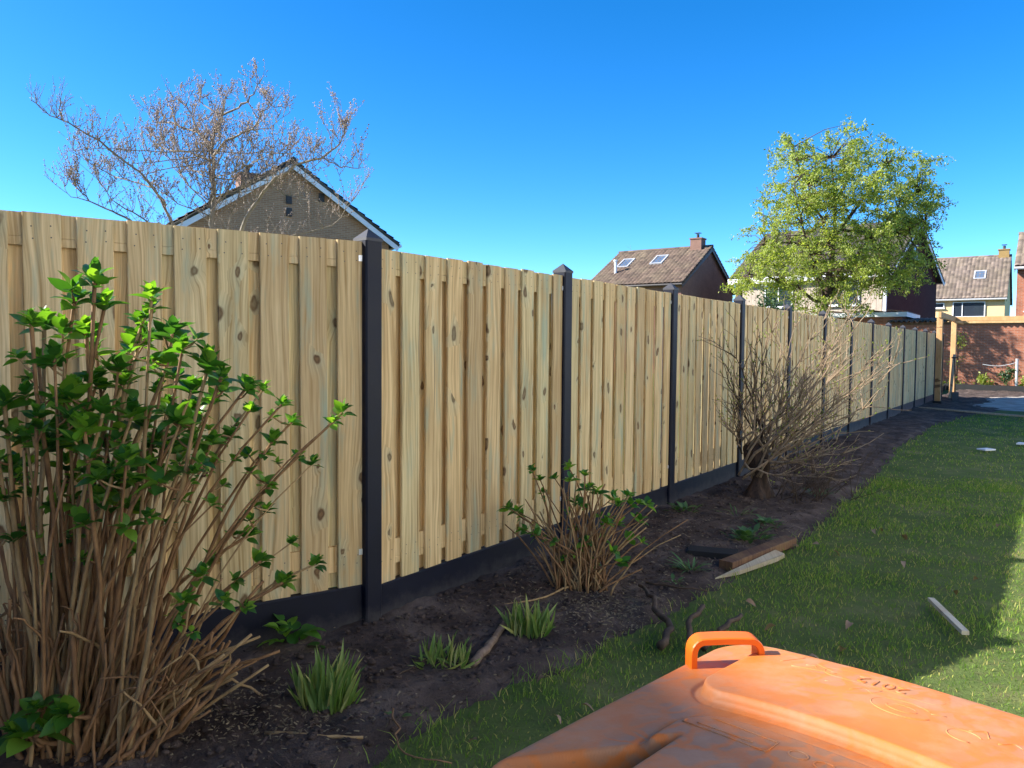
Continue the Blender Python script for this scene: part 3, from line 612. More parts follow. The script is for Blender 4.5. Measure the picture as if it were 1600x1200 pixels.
for k in range(75):
    an = random.gauss(.02, .42); ln = random.uniform(.3, .72); b0 = H2L + Vector((random.gauss(0, .09), random.uniform(-.12, .12), -.01))
    tip = b0 + Vector((math.sin(an) * ln, random.uniform(-.25, .25) * ln, math.cos(an) * ln)); r0 = random.uniform(.004, .008)
    b = MB(); b.tube([p - H2L for p in curve(b0, tip, (-.2 * math.sin(an) * ln, 0, 0), 6, .008)], [r0 * (1 - .08 * i) for i in range(6)], 5); b.build('cane', CANE if random.random() < .5 else CANE2, hy2, True)
leaves_out(out, hy2, HL, HYD_T, 260, H2L)
# ------------------------------------------------------------------ pruned bare shrub
BL = Vector((2.38, 7.5, .03)); bs = empty('bare_shrub', BL, 0, 'leafless shrub on a thick pruned stump beside the fence', 'shrub')
st = MB(); N1, N2 = 22, 30; sv = []
for j in range(N2):
    t = j / (N2 - 1); zc = t * .60; r0 = .09 + .025 * math.sin(t * 9. + 1) + (.04 * (1 - t) ** 4) - (.01 * t)
    if t > .93: r0 *= max(.5, 1 - (t - .93) * 5)
    for i in range(N1):
        a = 2 * math.pi * i / N1; nz = fbm(math.cos(a) * .5 + 3, math.sin(a) * .5 + zc * 1.6, 3.4, 4); r_ = r0 * (1 + .30 * nz + .12 * math.sin(3 * a + zc * 9) + .07 * math.sin(7 * a + zc * 5))
        sv.append((math.cos(a) * r_ * 1.05 + .05 * math.sin(zc * 6), math.sin(a) * r_ * .9, zc - .04))
st.v = sv
for j in range(N2 - 1):
    for i in range(N1): a = j * N1 + i; b_ = j * N1 + (i + 1) % N1; st.f.append((a, b_, b_ + N1, a + N1))
st.f.append(tuple((N2 - 1) * N1 + i for i in range(N1)))
st.build('stump', STUMPM, bs, True)
def twiggy(b, p, dv, ln, r, depth, up=.25, budl=None):
    n = 6; pts = [p]; d_ = dv.normalized()
    for i in range(n):
        d_ = (d_ + Vector((random.gauss(0, .13), random.gauss(0, .13), random.gauss(0, .10) + up * .12))).normalized(); pts.append(pts[-1] + d_ * ln / n)
    b.tube(pts, [max(.0018, r * (1 - .62 * i / n)) for i in range(n + 1)], 5)
    if budl is not None:
        for i in range(2, n + 1):
            if random.random() < .7: budl.append((pts[i], d_))
    if depth > 0:
        for k in range(random.choice([2, 3, 3, 4])):
            i = random.randint(1, n - 1); sd_ = (d_ + Vector((random.uniform(-1, 1), random.uniform(-1, 1), random.uniform(-.3, .9)))).normalized()
            twiggy(b, pts[i], sd_, ln * random.uniform(.4, .7), r * .6 * (1 - .5 * i / n), depth - 1, up, budl)
buds = []
ends = [(1130,545),(1150,560),(1128,620),(1140,600),(1168,530),(1190,505),(1205,520),(1225,545),(1180,560),(1215,580),(1240,510),(1262,530),(1285,500),(1300,520),(1318,505),(1332,515),(1300,545),(1345,540),(1352,570),(1365,560),(1385,575),(1398,560),(1340,600),(1372,600),(1325,625),(1350,640),(1300,600),(1270,580),(1250,600),(1380,620),(1290,650),(1330,660),(1270,690),(1310,690),(1340,700),(1230,640),(1300,730),(1260,745),(1290,560),(1315,570),(1330,560),(1135,660),(1150,640)]
for k, (px, py) in enumerate(ends):
    tip = sk(px, py, 7.5 + random.uniform(-.5, .35) - (px - 1180) * .0009); b0 = BL + Vector((random.uniform(-.17, .2), random.uniform(-.12, .12), random.uniform(.2, .58)))
    pts = curve(b0, tip, (-.1 * (tip.x - b0.x), random.uniform(-.1, .1), -.1 if px > 1250 else 0), 8, .02); b = MB(); r0 = random.uniform(.008, .015)
    pts = [p - BL for p in pts]; b.tube(pts, [r0 * (1 - .75 * i / 7) for i in range(8)], 6)
    for j in range(8):
        i = random.randint(2, 7); dv = (pts[i] - pts[i - 1]).normalized() + Vector((random.uniform(-.8, .8), random.uniform(-.8, .8), random.uniform(-.3, .7)))
        twiggy(b, pts[i], dv, random.uniform(.14, .42), .0055, 1 if random.random() < .55 else 0, .2, buds)
    b.build('branch', TWIGM if px > 1230 or random.random() < .45 else BARK2, bs, True)
lw = MB()
for k in range(46):
    p = Vector((random.uniform(.1, 1.0), random.uniform(-.35, .25), .03)); twiggy(lw, p, Vector((random.uniform(-.5, .9), random.uniform(-.5, .5), random.uniform(.3, 1))), random.uniform(.25, .6), .004, 1, 0)
tag(lw.build('low_twigs', BARK2, bs, True), kind='stuff')
def bud_mesh(name, pts, size, mat, root, kind='stuff', n=1):
    V, Fq, T = [], [], []
    for p, d_ in pts:
        for q in range(n):
            s = size * random.uniform(.6, 1.3); dv = (Vector(d_) + Vector((random.uniform(-.9, .9), random.uniform(-.9, .9), random.uniform(-.3, .9)))).normalized(); u = dv.orthogonal().normalized(); v = dv.cross(u)
            k = len(V); c0 = p + dv * s * .1; V += [c0, c0 + dv * s * .5 + u * s * .24, c0 + dv * s * .5 - u * s * .12 + v * s * .2, c0 + dv * s * .5 - u * s * .12 - v * s * .2, c0 + dv * s]
            t = random.random(); T += [t] * 5; Fq += [(k, k + 1, k + 2), (k, k + 2, k + 3), (k, k + 3, k + 1), (k + 4, k + 2, k + 1), (k + 4, k + 3, k + 2), (k + 4, k + 1, k + 3)]
    return tag(ob(name, npmesh(name, V, Fq, False, T), mat, root), kind=kind)
bud_mesh('buds', [b_ for b_ in buds if random.random() < .35], .028, TREEL, bs)
# ------------------------------------------------------------------ budding tree behind the fence
T1 = Vector((-3.5, 9.0, 0)); tr = empty('budding_tree', T1, 0, 'bare spreading tree with reddish buds behind the near fence panels', 'tree')
def T(px, py, dy=0.): q = sk(px, py if py > 235 else 235 - (235 - py) * .92, 9.); return Vector((q.x - T1.x, dy, q.z))
limbs = [([(332, 545, 0), (334, 440, 0), (336, 352, 0), (336, 290, 0), (336, 240, 0), (334, 222, 0), (340, 200, .05), (346, 178, .1)], .055),
 ([(326, 545, .1), (328, 430, .1), (329, 349, .1), (326, 300, .12), (325, 255, .15), (319, 225, .2), (312, 190, .25)], .04),
 ([(322, 470, -.1), (300, 380, -.2), (284, 349, -.25), (262, 305, -.3), (244, 281, -.35), (190, 240, -.45), (150, 214, -.5), (132, 206, -.55), (122, 202, -.6)], .03),
 ([(141, 210, -.5), (139, 188, -.5), (147, 183, -.5)], .012), ([(118, 198, -.5), (100, 180, -.5), (96, 176, -.5)], .01),
 ([(335, 232, 0), (302, 202, .2), (257, 180, .4), (235, 172, .5), (212, 169, .6), (205, 150, .65)], .026),
 ([(257, 180, .4), (240, 140, .5), (222, 140, .6)], .014), ([(302, 202, .2), (290, 160, .1), (275, 150, 0)], .012),
 ([(346, 178, .1), (377, 169, .0), (400, 158, -.1), (415, 142, -.2), (420, 140, -.25)], .02), ([(346, 178, .1), (325, 165, .2), (305, 150, .3), (292, 135, .3)], .018), ([(346, 178, .1), (350, 150, .1), (362, 150, .1)], .015),
 ([(338, 250, 0), (366, 232, -.2), (390, 226, -.3), (415, 221, -.4), (432, 205, -.5), (445, 187, -.5), (468, 192, -.5)], .024), ([(415, 221, -.4), (440, 218, -.4), (470, 195, -.4)], .01),
 ([(325, 251, .15), (284, 232, .3), (235, 221, .5), (205, 202, .6), (202, 188, .6)], .02), ([(284, 232, .3), (270, 200, .3), (264, 183, .3)], .01),
 ([(280, 330, -.25), (262, 305, -.3), (227, 292, -.1), (171, 274, .1), (150, 262, .1), (134, 251, .1)], .018),
 ([(360, 470, -.1), (394, 360, -.3), (415, 330, -.35), (437, 304, -.4), (482, 277, -.5), (524, 270, -.6), (545, 255, -.6), (557, 236, -.6), (556, 228, -.6)], .034), ([(524, 270, -.6), (550, 283, -.6), (575, 285, -.6), (582, 272, -.6)], .012), ([(437, 304, -.4), (460, 315, -.4), (500, 328, -.5), (550, 335, -.5)], .014),
 ([(330, 470, .2), (250, 400, .3), (182, 337, .4), (150, 322, .4), (115, 307, .4), (95, 285, .4), (88, 272, .4)], .026), ([(115, 307, .4), (85, 300, .4), (75, 284, .4)], .01),
 ([(340, 400, .2), (352, 340, .2), (362, 300, .3), (372, 262, .3), (385, 225, .3)], .02), ([(345, 420, .3), (400, 370, .5), (450, 355, .6), (500, 340, .7), (530, 300, .7)], .022), ([(300, 420, .1), (240, 360, .2), (200, 330, .2), (165, 310, .2), (140, 270, .2)], .02)]
buds = []
for k in range(21):       # thin rising branches that fan out of the main stems
    a = R(-78 + 156 * (k + random.uniform(-.4, .4)) / 20); f = random.uniform(.7, .98); y0 = random.uniform(235, 345); dy = random.uniform(-.7, .7)
    ex, ey = 328 + 225 * f * math.sin(a), 318 - 185 * f * math.cos(a) * random.uniform(.85, 1.); x0 = 331 + random.uniform(-4, 6)
    limbs.append(([(x0, y0, 0), (x0 + (ex - x0) * .35, y0 + (ey - y0) * .25 + 3, dy * .4), (x0 + (ex - x0) * .7, y0 + (ey - y0) * .6, dy * .8), (ex, ey, dy)], .011))
for k, (pl, r0) in enumerate(limbs):
    pts = [T(*q) for q in pl]; fine_ = []
    for i in range(len(pts) - 1):
        for j in range(3): fine_.append(pts[i].lerp(pts[i + 1], j / 3) + Vector((random.gauss(0, .008), random.gauss(0, .02), random.gauss(0, .006))))
    fine_.append(pts[-1]); b = MB(); n = len(fine_); b.tube(fine_, [max(.003, .68 * r0 * (1 - .85 * i / n)) for i in range(n)], 7)
    par = b.build('trunk' if k < 2 else 'limb', BARK1, tr, True)
    tw = MB(); cnt = max(3, int(sum((fine_[i + 1] - fine_[i]).length for i in range(n - 1)) * 17))
    for j in range(cnt):
        i = int(n * (1 - random.random() * .85)); i = min(n - 1, max(0, i)); p = fine_[i]
        if p.z < 2.0: continue
        bare = k in (2, 3, 4) and p.x < -1.1
        ln = random.uniform(.18, .45) * (1. if p.z < 3.75 else .7); dv = Vector((random.gauss(0, .42), random.gauss(0, .5), random.uniform(.3, 1.)))
        bl = [] ; twiggy(tw, p, dv, ln, .0036, 1 if random.random() < .4 else 0, .55, bl)
        if not bare: buds += bl + [(q + Vector((random.gauss(0, .012), random.gauss(0, .012), random.gauss(0, .012))), d_) for q, d_ in bl]
        elif random.random() < .2: buds += bl
    if tw.v: tag(tw.build('twigs', BARK1, par, True), kind='stuff')
bud_mesh('buds', buds, .019, BUD, tr, n=2)
# ------------------------------------------------------------------ green tree
T2 = Vector((13.54, 33.6, 0)); t2 = empty('green_tree', T2, 0, 'large tree in fresh yellow-green leaf before the dark house', 'tree')
poly = [(1140,455),(1150,420),(1172,395),(1178,350),(1192,335),(1196,300),(1215,285),(1205,262),(1196,240),(1212,225),(1240,232),(1262,236),(1280,218),(1292,214),(1305,236),(1335,240),(1365,246),(1395,252),(1420,262),(1432,290),(1446,320),(1450,338),(1440,360),(1428,385),(1425,410),(1435,425),(1412,455),(1396,440),(1370,440),(1355,480),(1330,492),(1300,470),(1255,492),(1235,470),(1200,452),(1165,450)]
def inside(x, y):
    c = False; j = len(poly) - 1
    for i in range(len(poly)):
        (xi, yi), (xj, yj) = poly[i], poly[j]
        if (yi > y) != (yj > y) and x < (xj - xi) * (y - yi) / (yj - yi) + xi: c = not c
        j = i
    return c
def T2p(px, py, dy): q = sk(px, py, 33.6); return Vector((q.x - T2.x, dy, q.z))
b = MB(); tk = [Vector((0, 0, -.1)), Vector((.0, 0, 1.5)), T2p(1284, 490, 0), T2p(1288, 455, 0), T2p(1294, 420, .1), T2p(1300, 370, .1), T2p(1296, 310, 0), T2p(1290, 250, 0)]
b.tube(tk, [.28, .21, .19, .16, .13, .09, .05, .02], 10); b.build('trunk', BARK2, t2, True)
lb = []
for pl in ([(1286,470),(1262,430),(1240,390),(1215,350),(1200,310)], [(1290,440),(1330,400),(1370,350),(1410,310)], [(1296,400),(1270,350),(1245,300),(1215,245)], [(1300,370),(1340,310),(1370,262)], [(1285,480),(1310,440),(1350,420),(1410,420)], [(1284,475),(1240,450),(1190,430),(1155,435)], [(1296,330),(1320,280),(1330,248)], [(1299,380),(1250,380),(1195,380)], [(1300,360),(1360,370),(1430,350)]):
    s0 = random.uniform(-1, 1); pts = [T2p(x, y, s0 * i * .8) for i, (x, y) in enumerate(pl)]; f_ = []
    for i in range(len(pts) - 1):
        for j in range(3): f_.append(pts[i].lerp(pts[i + 1], j / 3) + Vector((random.gauss(0, .05), random.gauss(0, .08), random.gauss(0, .05))))
    f_.append(pts[-1]); b = MB(); b.tube(f_, [.075 * (1 - .8 * i / len(f_)) for i in range(len(f_))], 7); b.build('limb', BARK2, t2, True); lb += f_[3:]
lb += tk[4:]
LV = []; tw = MB(); ncl = 0
while ncl < 640:
    px, py = random.uniform(1135, 1452), random.uniform(212, 494)
    if not inside(px, py): continue
    ncl += 1; half = 3.0 * math.sqrt(max(.05, 1 - ((px - 1295) / 165) ** 2)); c0 = T2p(px, py, random.uniform(-half, half) * .95)
    if ncl > 570: c0 = random.choice(lb) + Vector((random.gauss(0, .2), random.gauss(0, .2), random.gauss(0, .2)))
    near_ = min(lb, key=lambda q: (q - c0).length_squared); mid = near_.lerp(c0, .55) + Vector((0, 0, .18))
    tw.tube([near_, mid, c0], [.022, .014, .006], 5)
    for sp_ in range(random.randint(3, 5)):
        dv = Vector((random.gauss(0, 1), random.gauss(0, 1), random.gauss(-.1, .55))).normalized(); ln = random.uniform(.3, .75)
        q1 = c0 + dv * ln * .6 + Vector((0, 0, .05)); q2 = c0 + dv * ln + Vector((0, 0, -.12)); tw.tube([c0, q1, q2], [.007, .005, .003], 4)
        for j in range(random.randint(20, 32)):
            t_ = random.random() ** .8; q = c0.lerp(q1, min(1, t_ * 1.7)) if t_ < .6 else q1.lerp(q2, (t_ - .6) / .4); LV.append(q + Vector((random.gauss(0, .06), random.gauss(0, .06), random.gauss(0, .05))))
for i in range(46):      # upright sprigs along the outline
    k = random.randrange(5, 22); x0, y0 = poly[k]; x1, y1 = poly[k + 1]; f = random.random(); c0 = T2p(x0 + (x1 - x0) * f, y0 + (y1 - y0) * f + 8, random.uniform(-1, 1)); dv = Vector((random.gauss(.0, .4) + (x0 - 1300) * .004, 0, 1)).normalized()
    ln = random.uniform(.3, .65); tw.tube([c0, c0 + dv * ln], [.008, .004], 4)
    for j in range(14): LV.append(c0 + dv * ln * random.random() + Vector((random.gauss(0, .04), random.gauss(0, .04), random.gauss(0, .04))))
tag(tw.build('twigs', BARK2, t2, True), kind='stuff')
def leafcards(name, pts, size, mat, root, aspect=.6):
    P = np.array([tuple(p) for p in pts]); n = len(P); d1 = rng.normal(size=(n, 3)); d1[:, 2] -= .25; d1 /= np.linalg.norm(d1, axis=1)[:, None]; d2 = np.cross(d1, rng.normal(size=(n, 3))); d2 /= np.linalg.norm(d2, axis=1)[:, None]
    s = size * rng.uniform(.6, 1.3, n)[:, None]; nn = np.cross(d1, d2) * s * .12
    V = np.stack([P, P + d1 * s * .5 + d2 * s * aspect / 2 + nn, P + d1 * s, P + d1 * s * .5 - d2 * s * aspect / 2 + nn], 1).reshape(-1, 3)
    i = np.arange(n)[:, None] * 4; Fq = np.concatenate([i + [0, 1, 2], i + [0, 2, 3]]); T_ = np.repeat(rng.random(n), 4)
    return tag(ob(name, npmesh(name, V, Fq, False, T_), mat, root), kind='stuff')
leafcards('crown', LV, .105, TREEL, t2)
# dark evergreen beside it, plants below the shed, far bare tree
def bushy(name, label, cat, loc, rx, ry, h, n, size, mat, group=None, z0=.1):
    root = empty(name, loc, 0, label, cat, group); P = []; stem = MB(); k = max(6, n // 120)
    for i in range(k):
        a = random.uniform(0, 6.28); rr = math.sqrt(random.random()); z = random.random(); f = math.sin(math.pi * min(1, .25 + z * .72)); c0 = Vector((math.cos(a) * rr * rx * f, math.sin(a) * rr * ry * f, z0 + z * (h - z0)))
        stem.tube([Vector((c0.x * .1, c0.y * .1, 0)), Vector((c0.x * .5, c0.y * .5, c0.z * .6)), c0], [.02 * h / 2, .012 * h / 2, .004], 5)
        for j in range(n // k): P.append(c0 + Vector((random.gauss(0, .16), random.gauss(0, .16), random.gauss(0, .14))) * min(1.6, max(rx, h * .4)))
    stem.build('stem', BARK2, root, True); leafcards('foliage', [q if q.z > .02 else Vector((q.x, q.y, .02)) for q in P], size, mat, root); return root
bushy('evergreen_shrub', 'dark evergreen shrub beside the green tree above the fence', 'shrub', (10.1, 30, 0), 1.0, 1., 4.0, 2600, .12, DARKL)
labs = ['low leafy plant at the left foot of the shed wall', 'yellow-green plant behind the pergola posts against the brick shed', 'low plant in the middle of the shed border', 'bushy plant before the grey post at the shed', 'low plant at the right end of the shed border']
for k, (x, h_, m_) in enumerate(((-.9, .75, WEED), (-.1, 2.1, TREEL), (.75, .6, WEED), (1.7, .85, DARKL), (2.4, .65, WEED))):
    q = W0 + FN * x - FD * random.uniform(.35, .8); bushy('border_plant', labs[k], 'plant', (q.x, q.y, 0), .5 if k != 1 else .25, .4 if k != 1 else .2, h_, 420 if k != 1 else 300, .10, m_ if m_ is not WEED else TREEL, 'plants below the shed wall', .05)
ft = empty('distant_bare_tree', (11.5, 72, 0), 0, 'faint bare tree top behind the house with skylights', 'tree')
b = MB(); b.tube([(0, 0, 0), (0, 0, 6), (.1, 0, 9)], [.25, .18, .08], 7); b.build('trunk', BARK1, ft, True); b = MB()
for k in range(16): twiggy(b, Vector((0, 0, random.uniform(6, 9))), Vector((random.gauss(0, .6), random.gauss(0, .6), 1)), random.uniform(1.2, 2.4), .03, 2, .3)
b.build('branches', BARK1, ft, True)

# ------------------------------------------------------------------ small plants in the bed
LB = [leaf_mesh('leaf', .17, random.uniform(.012, .022), random.uniform(-.05, .55), random.uniform(.4, .9), 7) for _ in range(9)]
for me in LB: me.materials.append(LILY)
def lily(loc, n, rx, ry, sc, label, flop=0.):
    loc = Vector(loc); root = empty('lily_clump', loc, 0, label, 'plant', 'young lily clumps in the soil bed')
    for k in range(n):
        a = random.uniform(0, 6.28); rr = math.sqrt(random.random()); p = Vector((math.cos(a) * rr * rx, math.sin(a) * rr * ry, -.01)); dv = Vector((p.x * 2.2 + random.gauss(0, .22), p.y * 1.6 + random.gauss(0, .22), 1.)).normalized()
        if random.random() < flop: dv = Vector((random.gauss(0, .8), random.gauss(0, .5), .6)).normalized()
        s = sc * random.triangular(.35, 1.15, .95) * (1 - .3 * rr); o = ob('leaf', random.choice(LB), None, root, p); o.rotation_euler = frame(dv, random.uniform(-.8, .8), Vector((random.uniform(-1, 1), -1, .1))).to_euler(); o.scale = (s, s, s)
lily((-.745, 3.08, .02), 130, .10, .07, 1.6, 'dense upright lily clump nearest the big hydrangea'); lily((-.31, 3.5, .03), 60, .11, .06, 1.1, 'ragged lily clump left of the short log', .3); lily((.095, 3.9, .03), 100, .10, .07, 1.3, 'lily clump at the right end of the short log', .12)
WL = [leaf_mesh('leaf', .09, .045, .3, .25, 5) for _ in range(3)]; WN = [leaf_mesh('leaf', .13, .014, .5, .3, 5) for _ in range(3)]
for me in WL + WN: me.materials.append(WEED)
HW = [leaf_mesh('leaf', .10, .07, .4, .25, 6, serr=.03) for _ in range(3)]
for me in HW: me.materials.append(HYD)
def weed(loc, n, r, sc, meshes, label, up=.6, h=.0):
    root = empty('weed', loc, 0, label, 'plant', 'small plants in the soil bed')
    for k in range(n):
        a = random.uniform(0, 6.28); rr = random.random() * r; dv = Vector((math.cos(a), math.sin(a), random.uniform(.1, up * 2))); o = ob('leaf', random.choice(meshes), None, root, Vector((math.cos(a) * rr, math.sin(a) * rr * .8, random.uniform(0, h)))); o.rotation_euler = frame(dv, random.uniform(-.4, .4)).to_euler(); s = sc * random.uniform(.6, 1.2); o.scale = (s, s, s)
weed((-1.05, 3.62, .05), 22, .09, .9, HW, 'broad-leaved green seedling against the dark plinth by the first post', .6, .12)
weed((1.52, 6.75, .04), 34, .12, 1., WL, 'small leafy plant at the foot of the third post', .7, .06); weed((1.83, 5.85, .03), 55, .16, 1., WL, 'spreading weed behind the old timber beam', .7, .07); weed((2.13, 6.35, .03), 32, .13, .9, WL, 'low weed behind the spreading one', .6, .05)
weed((1.2, 5.05, .03), 30, .06, 1.1, WN, 'tuft of narrow grassy leaves left of the timber pile', .8); weed((-.44, 3.02, .02), 5, .03, .55, WL, 'tiny round-leaved seedling beside the nearest lily', .3)
weed((2.0, 6.75, .04), 26, .15, .9, WN, 'dark grassy tuft near the bare shrub stump', .7); weed((1.02, 4.72, .03), 10, .05, .7, WL, 'tiny weed right of the middle hydrangea', .6, .03); weed((3.1, 7.7, .04), 24, .12, 1., WN, 'grass tuft right of the bare shrub stump', .8)
# ------------------------------------------------------------------ loose timber and sticks
def stick(name, label, cat, pts, rad, mat, n=7, jit=.006):
    f = []; pts = [Vector(p) for p in pts]
    for i in range(len(pts) - 1):
        for j in range(4): f.append(pts[i].lerp(pts[i + 1], j / 4) + Vector((random.gauss(0, jit), random.gauss(0, jit), random.gauss(0, jit * .5))))
    f.append(pts[-1]); b = MB(); m_ = len(f); b.tube(f, [rad[0] + (rad[1] - rad[0]) * i / (m_ - 1) * 1. + random.gauss(0, rad[0] * .06) for i in range(m_)], n); return tag(b.build(name, mat, None, True), label, cat)
stick('log', 'short barkless log lying between two lily clumps', 'log', [(-.17, 3.47, .045), (-.10, 3.7, .05), (-.03, 3.96, .055)], (.021, .017), LOGM, 9, .003)
stick('stick', 'straight tan stick lying on soil near the bottom edge', 'stick', [(-.93, 2.86, .03), (-.74, 2.83, .035), (-.55, 2.83, .03)], (.009, .006), CANE2, 6, .003)
stick('stick', 'thin pale stick reaching left from the middle hydrangea', 'stick', [(.42, 4.6, .08), (.2, 4.4, .06), (-.08, 4.27, .05)], (.007, .004), CANE2, 6, .006)
stick('root_branch', 'crooked brown branch with a stub end behind the orange bin', 'branch', [(.80, 4.62, .06), (.78, 4.3, .1), (.84, 4.0, .06), (.74, 3.72, .04)], (.009, .022), BARK2, 7, .012)
stick('root_branch', 'short twisted branch rising left of the bin handle', 'branch', [(.88, 3.7, .02), (.92, 3.85, .1), (1.03, 4.05, .13)], (.018, .012), BARK2, 7, .01)
stick('root_branch', 'low dark branch directly behind the bin handle', 'branch', [(.95, 3.72, .02), (1.08, 3.86, .07), (1.22, 4.0, .10)], (.02, .012), BARK2, 7, .008)
stick('twig', 'long curved thin twig on grass at the bottom edge', 'twig', [(-.46, 3.0, .06), (-.44, 2.85, .05), (-.38, 2.68, .05), (-.2, 2.62, .05)], (.004, .003), CANE, 5, .006)
stick('twig', 'thin forked twig left of the ragged lily', 'twig', [(-.62, 3.3, .03), (-.5, 3.36, .04), (-.38, 3.5, .06)], (.005, .003), BARK2, 5, .006)
stick('stick', 'dark stick on the soil right of the middle hydrangea', 'stick', [(.85, 4.75, .04), (1.05, 4.66, .04), (1.2, 4.62, .03)], (.007, .005), BARK2, 5, .005)
stick('stick', 'curved stick beside the big hydrangea foot', 'stick', [(-1.35, 3.05, .05), (-1.15, 3.12, .12), (-1.0, 3.1, .05)], (.007, .005), CANE2, 6, .005)
b = MB(); b.beam((1.45, 5.12, .045), (2.13, 5.80, .05), .10, .062); tag(b.build('timber_beam', W_OLD), 'old reddish-brown square timber lying at the lawn edge', 'timber')
b = MB(); b.v = [(1.33, 4.93, .01), (1.52, 5.05, .004), (1.88, 5.37, .004), (1.97, 5.47, .006), (1.91, 5.49, .01), (1.51, 5.085, .01)]; b.v += [(x, y, z + h_) for (x, y, z), h_ in zip(b.v, (.008, .026, .034, .03, .05, .03))]
b.f = [(5, 4, 3, 2, 1, 0), (6, 7, 8, 9, 10, 11)] + [(i, (i + 1) % 6, 6 + (i + 1) % 6, 6 + i) for i in range(6)]; tag(b.build('split_board', W_PALE), 'pale pointed split board lying against the old timber', 'board')
b = MB(); b.beam((1.28, 5.47, .05), (1.60, 5.36, .05), .16, .05); tag(b.build('dark_slab', RUBBER), 'flat dark slab end behind the old timber', 'slab')
b = MB(); b.beam((2.485, 4.48, .035), (2.365, 3.93, .04), .036, .022); tag(b.build('batten', W_BATTEN), 'pale straight batten lying on the lawn', 'batten')
b = MB(); b.box((7.1, 11.45, .04), (.2, .15, .02), Matrix.Rotation(.3, 3, 'Z')); tag(b.build('paving_offcut', WHITE), 'small white tile lying on the far lawn', 'tile')
b = MB(); b.box((8.15, 12.2, .04), (.2, .15, .02), Matrix.Rotation(.8, 3, 'Z')); tag(b.build('paving_offcut', WHITE), 'second white tile at the right picture edge', 'tile')
DL = [leaf_mesh('dead_leaf', .07, .045, .6, .5, 5) for _ in range(3)]
for me in DL: me.materials.append(DRY)
for k in range(46):
    y = random.uniform(2.2, 6.5); x = random.uniform(-.4, .64 * y); v = Vector((x, y, 0)) - F0; s_, w_ = v.dot(FD), v.dot(FN)
    if w_ < np.interp(s_, ES, EW) + .05: continue
    o = ob('dead_leaf', random.choice(DL), None, None, (x, y, .035)); o.rotation_euler = (random.uniform(-.5, .5), random.uniform(-.6, .6), random.uniform(0, 6.28)); s = random.uniform(.6, 1.1); o.scale = (s, s, s)
    tag(o, 'small dry brown leaf lying in the lawn grass', 'leaf', 'dry leaves scattered on the lawn')
# wood chips and crumbs on the soil
def chips(name, n, cx, cy, sx, sy, size, mat, label):
    P = np.stack([rng.normal(cx, sx, n), rng.normal(cy, sy, n), np.zeros(n)], 1); V, Fq, T_ = [], [], []
    for p in P:
        v = Vector(p) - F0; s_, w_ = v.dot(FD), v.dot(FN); we = float(np.interp(s_, ES, EW))
        if w_ > we - .02 or w_ < .08 and s_ > 2.9: continue
        z = soil_h(p[0], p[1], min(1, max(0, w_ / we))) + .004; a = random.uniform(0, 6.28); L_ = size * random.uniform(.5, 1.8); wd = size * random.uniform(.2, .5); u = Vector((math.cos(a), math.sin(a), random.gauss(0, .3))); v2 = Vector((-math.sin(a), math.cos(a), random.gauss(0, .3))); c0 = Vector((p[0], p[1], z)); k = len(V)
        V += [c0 - u * L_ - v2 * wd, c0 + u * L_ - v2 * wd, c0 + u * L_ + v2 * wd, c0 - u * L_ + v2 * wd, c0 + Vector((0, 0, wd * 1.2))]; T_ += [random.random()] * 5; Fq += [(k, k + 1, k + 4), (k + 1, k + 2, k + 4), (k + 2, k + 3, k + 4), (k + 3, k, k + 4)]
    tag(ob(name, npmesh(name, V, Fq, False, T_), mat), label, 'debris', kind='stuff')
chips('wood_chips', 1100, .62, 4.25, .28, .16, .008, CHIP, 'pale wood chips strewn below the middle hydrangea')
chips('bark_chips', 900, -1.2, 2.95, .3, .16, .007, CHIP, 'fine pale chips below the big hydrangea'); chips('litter', 4500, 1.3, 5.2, 1.6, 1.6, .009, CHIP, 'scattered plant litter on the soil bed')
MCR = plain('soil_crumb', (.085, .06, .05), .95, .1, .4, 20.); chips('soil_crumbs', 9000, .3, 4.6, 1.5, 1.5, .010, MCR, 'crumbs of dark soil on the bed')

ico = [Vector(v).normalized() for v in ((0,-1,1.6),(0,1,1.6),(0,-1,-1.6),(0,1,-1.6),(-1,1.6,0),(1,1.6,0),(-1,-1.6,0),(1,-1.6,0),(-1.6,0,-1),(-1.6,0,1),(1.6,0,-1),(1.6,0,1))]
icf = [(0,11,1),(0,1,9),(0,9,6),(0,6,7),(0,7,11),(11,10,5),(11,5,1),(1,5,4),(1,4,9),(9,4,8),(9,8,6),(6,8,2),(6,2,7),(7,2,10),(7,10,11),(3,5,10),(3,4,5),(3,8,4),(3,2,8),(3,10,2)]
V, Fq = [], []
for k in range(5200):
    s_ = random.uniform(1.2, 13); wf = random.random(); we = float(np.interp(s_, ES, EW)); q = fp(s_, .05 + wf * (we - .08))
    if s_ < 2.8:
        lim = P1 + D1 * ((q - P1).dot(D1)); 
        if (q - lim).dot(Vector((.559, -.829, 0))) < .06: continue
    r_ = .004 + .016 * random.random() ** 4; z = soil_h(q.x, q.y, min(1, max(0, wf))) ; k0 = len(V); fl = random.uniform(.5, .9); a = random.uniform(0, 6.28); ca, sa = math.cos(a), math.sin(a)
    for v in ico:
        u = v * r_ * random.uniform(.7, 1.25); V.append((q.x + (u.x * ca - u.y * sa) * 1.2, q.y + u.x * sa + u.y * ca, z + u.z * fl))
    Fq += [(a_ + k0, b_ + k0, c_ + k0) for a_, b_, c_ in icf]
tag(ob('soil_clods', npmesh('soil_clods', V, Fq, True), SOIL), 'small clods of dark soil scattered over the bed', 'soil', kind='stuff')
